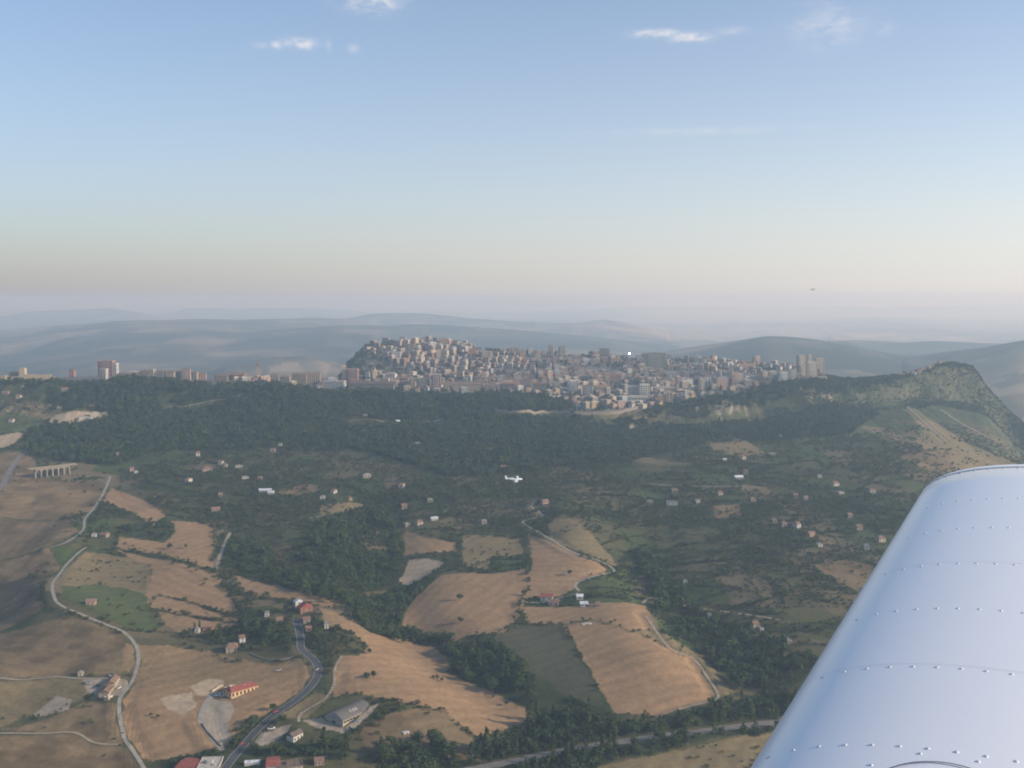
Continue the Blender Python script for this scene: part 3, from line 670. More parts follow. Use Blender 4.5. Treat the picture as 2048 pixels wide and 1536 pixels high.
# ------------------------------------------------------------------ PLACES OF BUILDINGS (needed before the trees)
def frame3(A, B, Cc):
    """a rectangular footprint from three surveyed corners: front corner, end of the long side, end of the short side"""
    a, b, c = GP([A, B, Cc]); d = b - a; ln = float(np.hypot(*d)); e = d / ln; n = np.array([-e[1], e[0]])
    dep = float((c - a) @ n)
    ctr = a + d / 2 + n * dep / 2
    return ctr, math.atan2(e[1], e[0]), ln, abs(dep)
def gz(x, y): return float(height(np.array(x), np.array(y))) + EYE
CLEAR = []          # (x, y, radius) kept free of trees
def clear(x, y, r): CLEAR.append((x, y, r))

# country houses: (u, v of the foot, width px, depth m, height m, turn deg, wall, roof, roof kind, label)
CH = [
 (1090,1008,14,8,5,20,'peach','tile','gable','peach farmhouse at the top of the zigzag track'),
 (235,911,6,6,5,10,'cream','tile','gable','tiny cream cottage standing in the wood above the viaduct road'),
 (262,943,9,8,5,30,'peach','tile','gable','peach cottage with orange roof beside the viaduct wood'),
 (271,946,8,6,3,30,'white','grey','flat','low white outbuilding beside the peach cottage'),
 (376,965,10,9,6,-20,'white','tile','hip','white house with pink roof alone below the hillside wood'),
 (395,912,8,8,6,15,'white','tile','gable','white house with twin gable at the upper edge of the orchards'),
 (412,942,20,11,5,25,'pink','tile','hip','wide pink villa with red roof in the orchards'),
 (441,930,9,8,6,-10,'white','tile','gable','small white house uphill from the pink villa'),
 (450,934,10,8,5,15,'cream','tile','hip','cream house beside the small white house in the orchards'),
 (477,935,15,7,3,10,'white','grey','flat','long low white shed east of the orchard villas'),
 (490,958,14,8,3.5,12,'white','grey','flat','long white shed with flat roof in the valley orchards'),
 (519,960,8,7,4,-8,'cream','tile','gable','small cream hut between the white sheds'),
 (530,983,26,7,3,2,'white','sheet','gable','very long white greenhouse shed in the valley'),
 (541,988,13,7,3,2,'white','sheet','gable','shorter white greenhouse shed beside the long one'),
 (440,993,9,7,4,15,'stone','tile','gable','brown stone hut among dark orchards'),
 (430,1022,18,8,3.5,20,'pink','tile','gable','pinkish row of sheds under the orchard terraces'),
 (667,987,9,8,5,-25,'white','tile','gable','white cottage with a sunlit gable by the brown clearing'),
 (700,1001,7,6,5,20,'peach','tile','gable','narrow peach hut beside the brown clearing'),
 (733,956,18,9,5,15,'beige','grey','hip','beige house under a grey hipped roof in the valley wood'),
 (803,976,12,9,6,-15,'cream','tile','hip','bright cream house with long garden wall in the valley wood'),
 (808,1018,12,9,6,10,'beige','tile','gable','beige two storey house above the ravine orchards'),
 (838,1050,13,8,5,28,'cream','tile','gable','sunlit cream cottage in the row above the tan orchard'),
 (814,1054,12,7,5,28,'stone','grey','flat','stone ruin at the low end of the cottage row'),
 (868,1041,15,7,3.5,18,'white','sheet','gable','white metal shed at the high end of the cottage row'),
 (968,1048,12,8,5,8,'beige','grey','flat','square beige farm store standing alone in a meadow'),
 (754,1074,7,6,5,20,'ochre','tile','gable','ochre hut in the brown clearing beside the ravine'),
 (1345,1010,24,10,5,-5,'white','grey','flat','wide pale terraced building in the orchards'),
 (1396,1006,9,7,4,10,'cream','grey','flat','small cream store east of the terraced building'),
 (1300,1006,14,8,3,0,'stone','grey','flat','low stone enclosure west of the terraced building'),
 (1492,949,10,8,6,-10,'cream','tile','gable','tall cream house at a bend of the orchard track'),
 (1478,958,18,8,3.5,8,'grey','sheet','gable','grey metal shed beside the tall cream house'),
 (1487,919,9,7,5,20,'white','tile','gable','white cottage on the dry terrace'),
 (1450,922,8,6,3,0,'white','sheet','gable','low pale shed on the dry terrace'),
 (1545,910,16,7,3,5,'stone','grey','flat','long stone shed below the bluff orchards'),
 (1505,1003,12,8,3.5,20,'stone','tile','gable','stone barn beside the pale orchard track'),
 (1595,1056,10,9,6,25,'white','tile','gable','bright white house on the crest of the orchards'),
 (1568,1054,12,8,6,10,'pink','tile','hip','pink house beside the bright white house'),
 (1622,1073,17,8,4,30,'ochre','tile','gable','ochre barn with brown roof below the bright white house'),
 (1762,1084,17,11,6,15,'cream','tile','hip','large cream villa close to the wing'),
 (1735,1100,10,8,6,-10,'white','grey','flat','white flat roofed house close to the wing'),
 (1718,1060,14,9,5,15,'stone','tile','gable','stone farm in the orchards close to the wing'),
 (1671,972,14,9,5,20,'white','tile','gable','white gabled house on the orchard rise'),
 (1681,988,14,8,3,25,'beige','grey','flat','beige terrace below the white gabled house'),
 (1592,996,9,8,5,-5,'pink','tile','gable','dull pink cottage between orchard hedges'),
 (1700,1035,10,8,4,5,'beige','tile','gable','beige cottage on the upper orchard terrace'),
 (1640,1093,10,6,3,10,'white','grey','flat','small white tank house beside a bent track'),
 (1510,1256,15,9,5,20,'cream','tile','gable','cream cottage with red roof below the track to the orchards'),
 (1522,1262,10,6,3,20,'cream','grey','flat','low cream store beside the red roofed cottage'),
 (1578,1288,11,8,4,10,'stone','grey','flat','stone sheds in the dark orchards near the wing'),
 (1371,1166,9,6,3,0,'white','grey','flat','tiny white pump house in the orchards'),
 (1420,1236,9,7,4,0,'beige','grey','flat','small beige hut beside the pale track'),
 (180,1209,20,8,4,10,'peach','tile','gable','orange roofed hut in the green pasture'),
 (187,1073,10,7,4,15,'white','grey','flat','white hut in the trees above the lane'),
 (207,1074,17,8,4,-15,'stone','tile','gable','stone farm in the trees above the lane'),
 (412,1262,18,8,5,12,'brick','tile','gable','brick house standing among cypresses'),
 (394,1266,7,6,4,0,'white','grey','flat','white store beside the cypress brick house'),
 (461,1305,26,12,6,15,'beige','tile','hip','tan villa with garden wall above the barn'),
 (482,1285,13,8,5,25,'white','tile','gable','white cottage uphill from the tan villa'),
 (608,1226,20,13,7,-55,'brick','redtile','gable','big brick house with bright red roof at the road top'),
 (595,1212,13,8,5,-55,'white','sheet','gable','white metal roofed annex behind the big brick house'),
 (652,1257,9,7,5,10,'white','grey','flat','bright white cube house beside the stubble field'),
 (612,1246,16,8,4,15,'beige','tile','gable','tan cottage below the big brick house'),
 (533,1233,10,7,4,10,'white','grey','flat','white store in the trees west of the big brick house'),
 (558,1246,14,8,4,10,'beige','tile','gable','tan hut below the white store'),
 (616,1262,14,7,3.5,20,'peach','tile','gable','low peach sheds beside the road'),
 (160,1352,8,5,3,10,'cream','grey','flat','tiny cream block beside the farm track'),
 (1094,1201,26,9,5,-8,'white','redtile','gable','long white farmhouse with dark red roof at the hill farm'),
 (1108,1211,22,9,4,-8,'pink','tile','gable','pinkish barn in front of the long white farmhouse'),
 (1160,1199,15,7,4,-3,'white','sheet','gable','white shed at the east end of the hill farm'),
 (1168,1212,18,7,3,5,'grey','sheet','gable','grey lean-to shed below the white hill farm shed'),
 (1196,1213,11,7,3,0,'stone','tile','gable','small stone sheepfold past the hill farm'),
 (545,905,10,8,5,0,'stone','tile','gable','stone farmhouse in a gap of the hillside wood'),
 (730,832,9,8,4,0,'white','grey','flat','white hut beside the road in the hillside wood'),
 (795,845,10,8,3,0,'white','sheet','gable','pale sheds on the terrace in the hillside wood'),
 (835,890,12,9,4,5,'stone','grey','flat','stone ruin in a clearing of the hillside wood'),
 (560,892,8,7,4,0,'white','grey','flat','tiny white hut deep in the valley wood'),
 (978,902,14,8,4,0,'pink','tile','gable','dull pink farm deep in the valley wood'),
 (1007,938,12,8,4,5,'beige','tile','gable','beige farm beside the valley orchards'),
 (645,998,12,7,4,5,'white','grey','flat','white farm store in the valley orchards'),
 (1560,874,8,7,3,0,'white','grey','flat','white speck of a hut below the bluff wood'),
 (128,782,14,9,5,15,'stone','tile','gable','stone house in the wood below the castle'),
 (22,845,9,8,6,0,'white','tile','gable','white cottage on the slope below the castle rock'),
 (36,797,10,9,6,0,'cream','tile','gable','cream house on the slope below the castle rock'),
 (100,815,9,7,5,0,'beige','tile','gable','beige cottage above the quarry terrace'),
 (118,818,10,7,5,10,'cream','tile','gable','cream cottage above the quarry terrace'),
 (183,815,9,7,5,0,'stone','tile','gable','stone cottage above the white quarry shed'),
 (170,839,30,14,5,24,'white','grey','flat','long white depot on the quarry terrace'),
 (188,833,20,9,7,24,'cream','grey','flat','upper white hall behind the long depot'),
 (10,788,14,9,5,0,'stone','tile','gable','stone farm under the castle rock'),
 (860,1004,12,8,4,10,'stone','grey','flat','stone pens in the valley orchards'),
 (1350,985,12,8,4,-5,'beige','tile','gable','beige cottage above the pale terraced building'),
 (1440,990,10,8,4,15,'cream','tile','gable','cream cottage above the grey fallow plot'),
 (1612,1000,9,8,4,0,'cream','tile','gable','cream hut on a hedge below the orchard rise'),
 (1640,955,9,8,4,0,'white','grey','flat','white hut above the white gabled house'),
 (1745,985,12,8,4,10,'white','tile','gable','white cottage under the grey fallow field'),
 (1550,1045,9,7,4,0,'beige','grey','flat','beige store uphill of the pink orchard house'),
]
CHP = []
for h in CH:
    x, y = ground_at(h[0], h[1]); wpx = h[2] * y / F * .9
    CHP.append((x, y, max(wpx, 4.0))); clear(x, y, max(wpx, h[3]) * .48 + 1.5)
    clear(x * (1 - 8. / y), y - 8, max(wpx, h[3]) * .35)          # open ground in front
BARN = frame3((463,1398), (516,1376), (446,1390))
WARE = frame3((686,1454), (743,1411), (637,1448))
BRICK = frame3((587,1486), (606,1472), (575,1479))
SHED1 = frame3((352,1548), (392,1548), (352,1522)); SHED2 = frame3((394,1550), (436,1545), (394,1524))
SHED3 = frame3((532,1546), (557,1544), (532,1524)); SHED4 = frame3((558,1548), (606,1541), (558,1530))
SHED5 = frame3((629,1532), (648,1530), (629,1521)); SHED6 = frame3((489,1533), (520,1529), (489,1527))
FARM1 = frame3((230,1378), (240,1361), (213,1374)); FARM2 = frame3((218,1393), (228,1378), (203,1388))
FARM3 = frame3((217,1401), (226,1394), (212,1398))
for fr_ in (BARN, WARE, BRICK, SHED1, SHED2, SHED3, SHED4, SHED5, SHED6, FARM1, FARM2):
    clear(fr_[0][0], fr_[0][1], max(fr_[2], fr_[3]) * .55 + 3)

for u_ in list(range(992, 1145, 9)) + list(range(1150, 1285, 9)):
    x_, y_ = ground_at(u_, 826 if u_ < 1240 else 822); clear(x_, y_, 6); clear(x_ * (1 - 10 / y_), y_ - 10, 6); clear(x_ * (1 - 19 / y_), y_ - 19, 5)
for u_, v_ in [(330+8*k, 813 - (k > 5)*(k-5)*1.6) for k in range(16)] + [(700+9*k, 842) for k in range(21)]:
    x_, y_ = ground_at(u_, v_); clear(x_, y_, 5); clear(x_ * (1 - 9 / y_), y_ - 9, 6); clear(x_ * (1 - 19 / y_), y_ - 19, 6)
for u_, v_, r_ in ((545,902,16),(640,832,12),(835,888,14),(1005,826,12),(330,800,14),(345,794,12),(700,905,14),(720,912,14),(540,860,10),(265,935,16),(420,935,18)):
    x_, y_ = ground_at(u_, v_); clear(x_, y_, r_); clear(x_ * (1 - 9 / y_), y_ - 9, r_*.8)
# ------------------------------------------------------------------ VEGETATION
def leaf_mat(name, c1, c2):
    m, n, l, b = new_mat(name)
    oi = n.new('ShaderNodeObjectInfo'); geo = n.new('ShaderNodeNewGeometry')
    ns = n.new('ShaderNodeTexNoise'); ns.inputs['Scale'].default_value = .9; ns.inputs['Detail'].default_value = 3
    l.new(geo.outputs['Position'], ns.inputs['Vector'])
    ad = n.new('ShaderNodeMath'); ad.operation = 'MULTIPLY_ADD'; ad.inputs[1].default_value = .6
    l.new(oi.outputs['Random'], ad.inputs[0])
    m5 = n.new('ShaderNodeMath'); m5.operation = 'MULTIPLY'; m5.inputs[1].default_value = .45
    l.new(ns.outputs['Fac'], m5.inputs[0]); l.new(m5.outputs[0], ad.inputs[2])
    mx = n.new('ShaderNodeMix'); mx.data_type = 'RGBA'
    mx.inputs[6].default_value = c1 + (1,); mx.inputs[7].default_value = c2 + (1,)
    l.new(ad.outputs[0], mx.inputs['Factor']); l.new(mx.outputs[2], b.inputs['Base Color'])
    b.inputs['Roughness'].default_value = .8; b.inputs['Specular IOR Level'].default_value = .15
    return m
LEAF = leaf_mat('broad_leaves', (.020,.040,.017), (.072,.100,.030))
OLIVE = leaf_mat('olive_leaves', (.034,.046,.021), (.095,.105,.044))
PINE = leaf_mat('pine_needles', (.020,.038,.015), (.070,.092,.028))
BARK = plain('bark', (.12,.09,.065), .95, .4, 2.0)

def crown_mesh(name, n, kind, seed, leaf, trunk=True):
    """unit tree: height about 2, crown radius about 1; many leaf clumps through the volume of several uneven lobes"""
    r = np.random.default_rng(seed); v, f = [], []
    lobes = []
    if kind == 'cone':
        for k in range(7): lobes.append((r.normal(0,.09), r.normal(0,.09), .35 + k*.30, .66*(1-k/9.), .32))
    elif kind == 'column':
        for k in range(7): lobes.append((r.normal(0,.03), r.normal(0,.03), .3 + k*.5, .26*(1-abs(k-2)/8.), .36))
    else:
        for k in range(7):
            a = k * 2.4 + r.uniform(-.5,.5); q = r.uniform(.25,.62) if k else 0
            lobes.append((q*math.cos(a), q*math.sin(a), r.uniform(.75,1.35) if k else 1.35, r.uniform(.42,.62), r.uniform(.36,.52)))
    for i in range(n):
        lx, ly, lz, lr, lh = lobes[r.integers(len(lobes))]
        d = r.normal(size=3); d /= np.linalg.norm(d); q = r.uniform(.55, 1.05)
        p = np.array([lx + d[0]*lr*q, ly + d[1]*lr*q, lz + d[2]*lh*q])
        nn = d + r.normal(size=3) * .45; nn[2] += .25; nn /= np.linalg.norm(nn)
        a = np.cross(nn, [0.3,.2,1.]); a /= np.linalg.norm(a); b = np.cross(nn, a); s = leaf * r.uniform(.6, 1.25); s2 = s * r.uniform(.6, 1.)
        th = r.uniform(0, 6.28); a, b = a*math.cos(th)+b*math.sin(th), b*math.cos(th)-a*math.sin(th)
        k = len(v); v += [p - a*s - b*s2*.4, p + b*s2*-.9 + a*s*.2, p + a*s + b*s2*.3, p + b*s2]; f.append((k, k+1, k+2, k+3))
    if trunk:
        k = len(v)
        for z, q in ((-.5, .09), (.9, .05)):
            for j in range(3): v.append((q*math.cos(j*2.1), q*math.sin(j*2.1), z))
        f += [(k,k+1,k+4,k+3), (k+1,k+2,k+5,k+4), (k+2,k,k+3,k+5)]
    return mesh(name, v, f)
def core_mesh(name): pass

def trunk_mesh(name, kind, seed):
    r = np.random.default_rng(seed); m = MB()
    top = 1.7 if kind == 'cone' else (2.9 if kind == 'column' else 1.0)
    m.tube((0,0,-.4), (r.normal(0,.03), r.normal(0,.03), top*.55), .085, .06, 6); m.tube((0,0,top*.5), (r.normal(0,.05),0,top), .06, .02, 5)
    if kind == 'round':
        for k in range(4):
            a = k*1.6 + r.uniform(-.3,.3); m.tube((0,0,.5+.1*k), (.5*math.cos(a), .5*math.sin(a), 1.0+.1*k), .04, .015, 4)
    return m.mesh(name)

PROTO = bpy.data.collections.new('foliage_prototypes')
def proto(name, me, mat):
    me.materials.append(mat); o = bpy.data.objects.new(name, me); PROTO.objects.link(o)
for k in range(3): proto('a_broad_%d' % k, crown_mesh('broad', 95, 'round', 100+k, .20), LEAF)
for k in range(2): proto('b_olive_%d' % k, crown_mesh('olive', 80, 'round', 200+k, .18), OLIVE)
for k in range(2): proto('c_pine_%d' % k, crown_mesh('pine', 95, 'cone', 300+k, .15), PINE)

def scatter_nodes():
    g = bpy.data.node_groups.new('tree_scatter', 'GeometryNodeTree')
    g.interface.new_socket('Geometry', in_out='INPUT', socket_type='NodeSocketGeometry')
    g.interface.new_socket('Geometry', in_out='OUTPUT', socket_type='NodeSocketGeometry')
    n, l = g.nodes, g.links
    gi, go = n.new('NodeGroupInput'), n.new('NodeGroupOutput')
    ci = n.new('GeometryNodeCollectionInfo'); ci.inputs['Collection'].default_value = PROTO
    ci.inputs['Separate Children'].default_value = True; ci.inputs['Reset Children'].default_value = True
    ip = n.new('GeometryNodeInstanceOnPoints'); ip.inputs['Pick Instance'].default_value = True
    def na(name, t):
        q = n.new('GeometryNodeInputNamedAttribute'); q.data_type = t; q.inputs['Name'].default_value = name
        return q.outputs['Attribute']
    l.new(gi.outputs[0], ip.inputs['Points']); l.new(ci.outputs[0], ip.inputs['Instance'])
    l.new(na('vi', 'INT'), ip.inputs['Instance Index']); l.new(na('rot', 'FLOAT_VECTOR'), ip.inputs['Rotation']); l.new(na('scl', 'FLOAT_VECTOR'), ip.inputs['Scale'])
    l.new(ip.outputs[0], go.inputs[0])
    return g
SCATTER = scatter_nodes()

# ---- where trees grow
def sample_poly(P, dens, seed):
    r = np.random.default_rng(seed); lo, hi = P.min(0), P.max(0); n = int((hi-lo).prod() / 1e4 * dens)
    q = lo + r.random((n, 2)) * (hi - lo); wx, wy = wob(q[:,0], q[:,1], 4., 20.)
    return q[inside(wx, wy, P)]
PTS = []      # x, y, radius, species (0 broad 1 olive 2 pine)
SPECIES = [0,0,0,0,1,0,0,1,0,2,2,0,0,0,2,0,0,0,1,1,0,0,1]
for k, ((d, rad, _), P) in enumerate(zip(WOODS, WPOLY)):
    q = sample_poly(P, d, 500 + k)
    if d < 150:      # open woodland: clumped
        keep = fbm(q[:,0]/45., q[:,1]/45., 600+k, 3) + rng.random(len(q))*.9 - .25 > 0; q = q[keep]
    r = rad * np.exp(rng.normal(0, .24, len(q))); sp = np.full(len(q), SPECIES[k])
    if SPECIES[k] == 2: sp = np.where(rng.random(len(q)) < .55, 0, sp)
    if SPECIES[k] == 0: sp = np.where(rng.random(len(q)) < .12, 2, sp)
    PTS.append(np.c_[q, r, sp])
for k, (n100, rad, pl) in enumerate(HEDGES):
    P = resample(GP(pl), 3.0); ln = 3.0 * len(P); n = int(ln / 100 * n100); i = rng.integers(0, len(P), n)
    q = P[i] + rng.normal(0, rad * .55, (n, 2)); PTS.append(np.c_[q, rad * np.exp(rng.normal(0, .3, n)), rng.integers(0, 2, n)])
# field banks: short lines of bushes following the contours between the small plots
hb = []
for k in range(900):
    y0_ = 1000 * 2.0 ** rng.random(); x0_ = y0_ * rng.uniform(-.42, .42); a_ = rng.normal(0, .28) + (1.2 if rng.random() < .18 else 0); n_ = int(rng.integers(8, 34)); sp_ = rng.uniform(2.6, 4.2)
    s_ = np.arange(n_) * sp_; bend = rng.normal(0, .004)
    hb.append(np.c_[x0_ + s_*math.cos(a_) - bend*s_**2*math.sin(a_) + rng.normal(0,.6,n_), y0_ + s_*math.sin(a_) + bend*s_**2*math.cos(a_) + rng.normal(0,.6,n_), rng.uniform(1.3, 2.4) * np.exp(rng.normal(0,.25,n_)), rng.integers(0,2,n_)])
# scattered scrub and orchard trees over everything that is not a field
N = 90000
yy_ = 700 * (2150 / 700.) ** rng.random(N); xx_ = yy_ * rng.uniform(-.62, .62, N)
a1 = fbm(xx_/110., yy_/110., 81, 4); a2 = fbm(xx_/30., yy_/30., 82, 2)
keep = (a1 * 1.5 + a2 * .6 + rng.random(N) * .4 > .24)
sc_ = np.c_[xx_, yy_, 1.25 + 1.5 * rng.random(N) ** 2 + .6*(yy_ > 1300), (rng.random(N) < .55).astype(float)][keep]
# orchard rows
N = 16000
yy_ = 1000 * (2000 / 1000.) ** rng.random(N); xx_ = yy_ * rng.uniform(-.30, .45, N)
gx, gy = np.round(xx_/9.)*9. + rng.normal(0,.8,N), np.round(yy_/9.)*9. + rng.normal(0,.8,N)
keep = _h(np.floor(xx_/90.), np.floor(yy_/90.), 88) > .62
orch = np.c_[gx, gy, 1.9 + .8*rng.random(N), np.ones(N)][keep]
extra = np.concatenate([sc_, orch] + hb)
fi = np.full(len(extra), -1)
for k, P in enumerate(FPOLY): fi[inside(extra[:,0], extra[:,1], P)] = k
thin = rng.random(len(extra))
allow = (fi < 0)
for k, f in enumerate(FIELDS):
    if f[0] in (DRY, GREEN): allow |= (fi == k) & (thin < .10)
    elif f[0] is BROWN: allow |= (fi == k) & (thin < .05)
rim_here = np.interp(extra[:,0]/extra[:,1], TT, LY[7])
PTS.append(extra[allow & (extra[:,1] < rim_here - 6)])
# trees and scrub among the houses of the town and on the bluff
N = 9000
yy_ = rng.uniform(2080, 2960, N); tx_ = rng.uniform(-.16, .29, N); xx_ = tx_ * yy_
rm_ = np.interp(tx_, TT, LY[7]); pb_ = np.interp(tx_, TT, LY[9]); g_ = fbm(xx_/70., yy_/70., 83, 3)
town_trees = np.c_[xx_, yy_, 2.0 + 2.4*rng.random(N), np.zeros(N)][(yy_ > rm_ + 8) & (yy_ < pb_ + 40) & ((g_ > .10) | (rng.random(N) < .16) | ((tx_ < -.0) & (yy_ > 2500) & (g_ > -.06)) | ((tx_ < -.075) & (yy_ > 2455) & (yy_ < 2470 + (-.0585 - tx_) * 3400)))]
N = 12000
tx_ = rng.uniform(.27, .54, N); lo_ = np.interp(tx_, TT, LY[6]); pb_ = np.interp(tx_, TT, LY[9]); yy_ = lo_ - 60 + rng.random(N) * (pb_ + 60 - lo_ + 60); xx_ = tx_*yy_
bluff = np.c_[xx_, yy_, 1.6 + 2.0*rng.random(N)**2, rng.integers(0, 2, N)][fbm(xx_/45., yy_/45., 84, 3) + .7*rng.random(N) > .20]
PTS += [town_trees, bluff]
# rim fringe: tall trees in front of the first houses
N = 1500
tx_ = rng.uniform(-.52, .30, N); rm_ = np.interp(tx_, TT, LY[7]); yy_ = rm_ - rng.uniform(2, 34, N); xx_ = tx_*yy_
PTS.append(np.c_[xx_, yy_, 3.2 + 1.6*rng.random(N), np.zeros(N)])
# hill flank and scattered far copses
N = 900
tx_ = rng.uniform(-.17, -.05, N); yy_ = rng.uniform(2420, 2950, N); xx_ = tx_*yy_
uu_ = 1024 + 2160*tx_*.997
PTS.append(np.c_[xx_, yy_, 2.6 + 2*rng.random(N), np.zeros(N)][(uu_ < 760 + (yy_-2420)*.12 - 60*rng.random(N)) & (yy_ > np.interp(tx_, TT, LY[8]))])
A = np.concatenate(PTS)
A = A[(A[:,1] > 500)]
A = A[road_dist(A[:,0], A[:,1]) > A[:,2] * .55 + .8]
for cx_, cy_, cr_ in CLEAR:
    A = A[np.hypot(A[:,0]-cx_, A[:,1]-cy_) > cr_ + A[:,2]*.3]
# single trees in the fields: (u, v of the foot, radius m)
LONE = [(920,1201,3.4,'round dark tree standing alone in the tan field'),(921,1246,2.8,'smaller bare looking tree alone in the tan field'),(734,1357,2.5,'left of two round trees touching in the broad stubble field'),
        (747,1356,2.9,'right of two round trees touching in the broad stubble field'),(986,1396,1.3,'small bush alone at the low end of the broad stubble field'),(1013,1411,1.9,'small tree alone at the low tip of the broad stubble field'),
        (1139,1150,2.6,'round tree alone in the field below the zigzag track'),(1041,1232,2.6,'dark tree beside the boundary of the hill farm'),(1040,1206,2.0,'tree at the end of the hill farm track'),
        (704,1288,3.2,'round tree at the edge of the roadside gardens'),(874,1359,2.0,'bush in the hollow of the broad stubble field'),(884,1363,1.8,'low bush beside the hollow of the broad stubble field'),
        (866,1357,1.4,'smallest bush in the hollow of the broad stubble field'),(728,1302,2.4,'bush at the corner of the broad stubble field'),(739,1308,2.6,'bigger bush at the corner of the broad stubble field'),
        (268,1106,2.6,'tree on the tan terraces'),(340,1098,3.4,'wide bushy clump on the tan terraces'),(372,1097,2.6,'second bushy clump on the tan terraces'),(546,1422,3.0,'tall tree at the edge of the asphalt road'),
        (565,1448,3.4,'leafy tree between the road and the gravel yard'),(302,1432,1.3,'small bush in the orange stubble field'),(316,1436,1.5,'second small bush in the orange stubble field'),(1230,1243,1.2,'tiny bush beside the saddle path')]
CYP = [(389,1262,1.5,6.0,'slim'),(399,1259,1.6,6.5,'slim'),(378,1276,1.6,5.5,'slim'),(420,1276,1.6,5.5,'slim'),(366,1278,1.5,5.0,'slim')]
for u_, v_, r_, _ in LONE:
    x_, y_ = ground_at(u_, v_); A = A[np.hypot(A[:,0]-x_, A[:,1]-y_) > r_ * 1.6]
zt = height(A[:,0], A[:,1]) + EYE
app = A[:,2] / A[:,1]
# the largest that stand in view become single trees, the rest woodland
uu = 1024 + F * (A[:,0]/A[:,1]) / 1.0; vv_k = (zt - EYE) / A[:,1]
vv = V0 + F * np.tan(-np.arctan(vv_k) - PITCH)
inview = (uu > 8) & (uu < 2040) & (vv < 1530) & (vv > 640) & ~((uu > 1490 + (1536 - vv) * .62))
order = np.argsort(-(app * inview))
single = order[:262]
rest = np.ones(len(A), bool); rest[single] = False
print('trees', len(A))

def stuff_obj(name, sel, label):
    a = A[sel]; n = len(a)
    m = bpy.data.meshes.new(name); m.vertices.add(n)
    co = np.c_[a[:,0], a[:,1], zt[sel] - .15*a[:,2]].astype(np.float32); m.vertices.foreach_set('co', co.ravel())
    sp = a[:,3].astype(int); r = rng.random(n)
    vi = np.where(sp == 0, (r*3).astype(int), np.where(sp == 1, 3 + (r*2).astype(int), 5 + (r*2).astype(int))).astype(np.int32)
    at = m.attributes.new('vi', 'INT', 'POINT'); at.data.foreach_set('value', vi)
    rot = np.c_[rng.normal(0,.06,n), rng.normal(0,.06,n), rng.random(n)*6.28].astype(np.float32)
    at = m.attributes.new('rot', 'FLOAT_VECTOR', 'POINT'); at.data.foreach_set('vector', rot.ravel())
    hz_ = np.where(sp == 2, 1.15, np.where(sp == 1, .75, .92)) * np.exp(rng.normal(0,.14,n))
    rr = np.where(sp == 2, 1.25, 1.0)
    scl = np.c_[a[:,2]*rr, a[:,2]*rr, a[:,2]*hz_].astype(np.float32)
    at = m.attributes.new('scl', 'FLOAT_VECTOR', 'POINT'); at.data.foreach_set('vector', scl.ravel())
    o = link(name, m); md = o.modifiers.new('scatter', 'NODES'); md.node_group = SCATTER
    tag(o, label, kind='stuff'); return o
spz = A[:,3].astype(int)
rimA = np.interp(A[:,0]/A[:,1], TT, LY[7])
up = rest & (A[:,1] > rimA - 360)
stuff_obj('hillside_wood', up & (spz != 1), 'dense green wood covering the scarp below the town')
stuff_obj('scrub', up & (spz == 1), 'pale olive scrub on the bluff and scarp')
low = rest & ~up
stuff_obj('valley_wood', low & (spz == 0), 'dark broadleaf trees and hedges across the valley')
stuff_obj('olive_groves', low & (spz == 1), 'grey green olive trees and scrub over the lower slopes')
if (low & (spz == 2)).any(): stuff_obj('pine_belt', low & (spz == 2), 'pine saplings filling the belt along the highway')

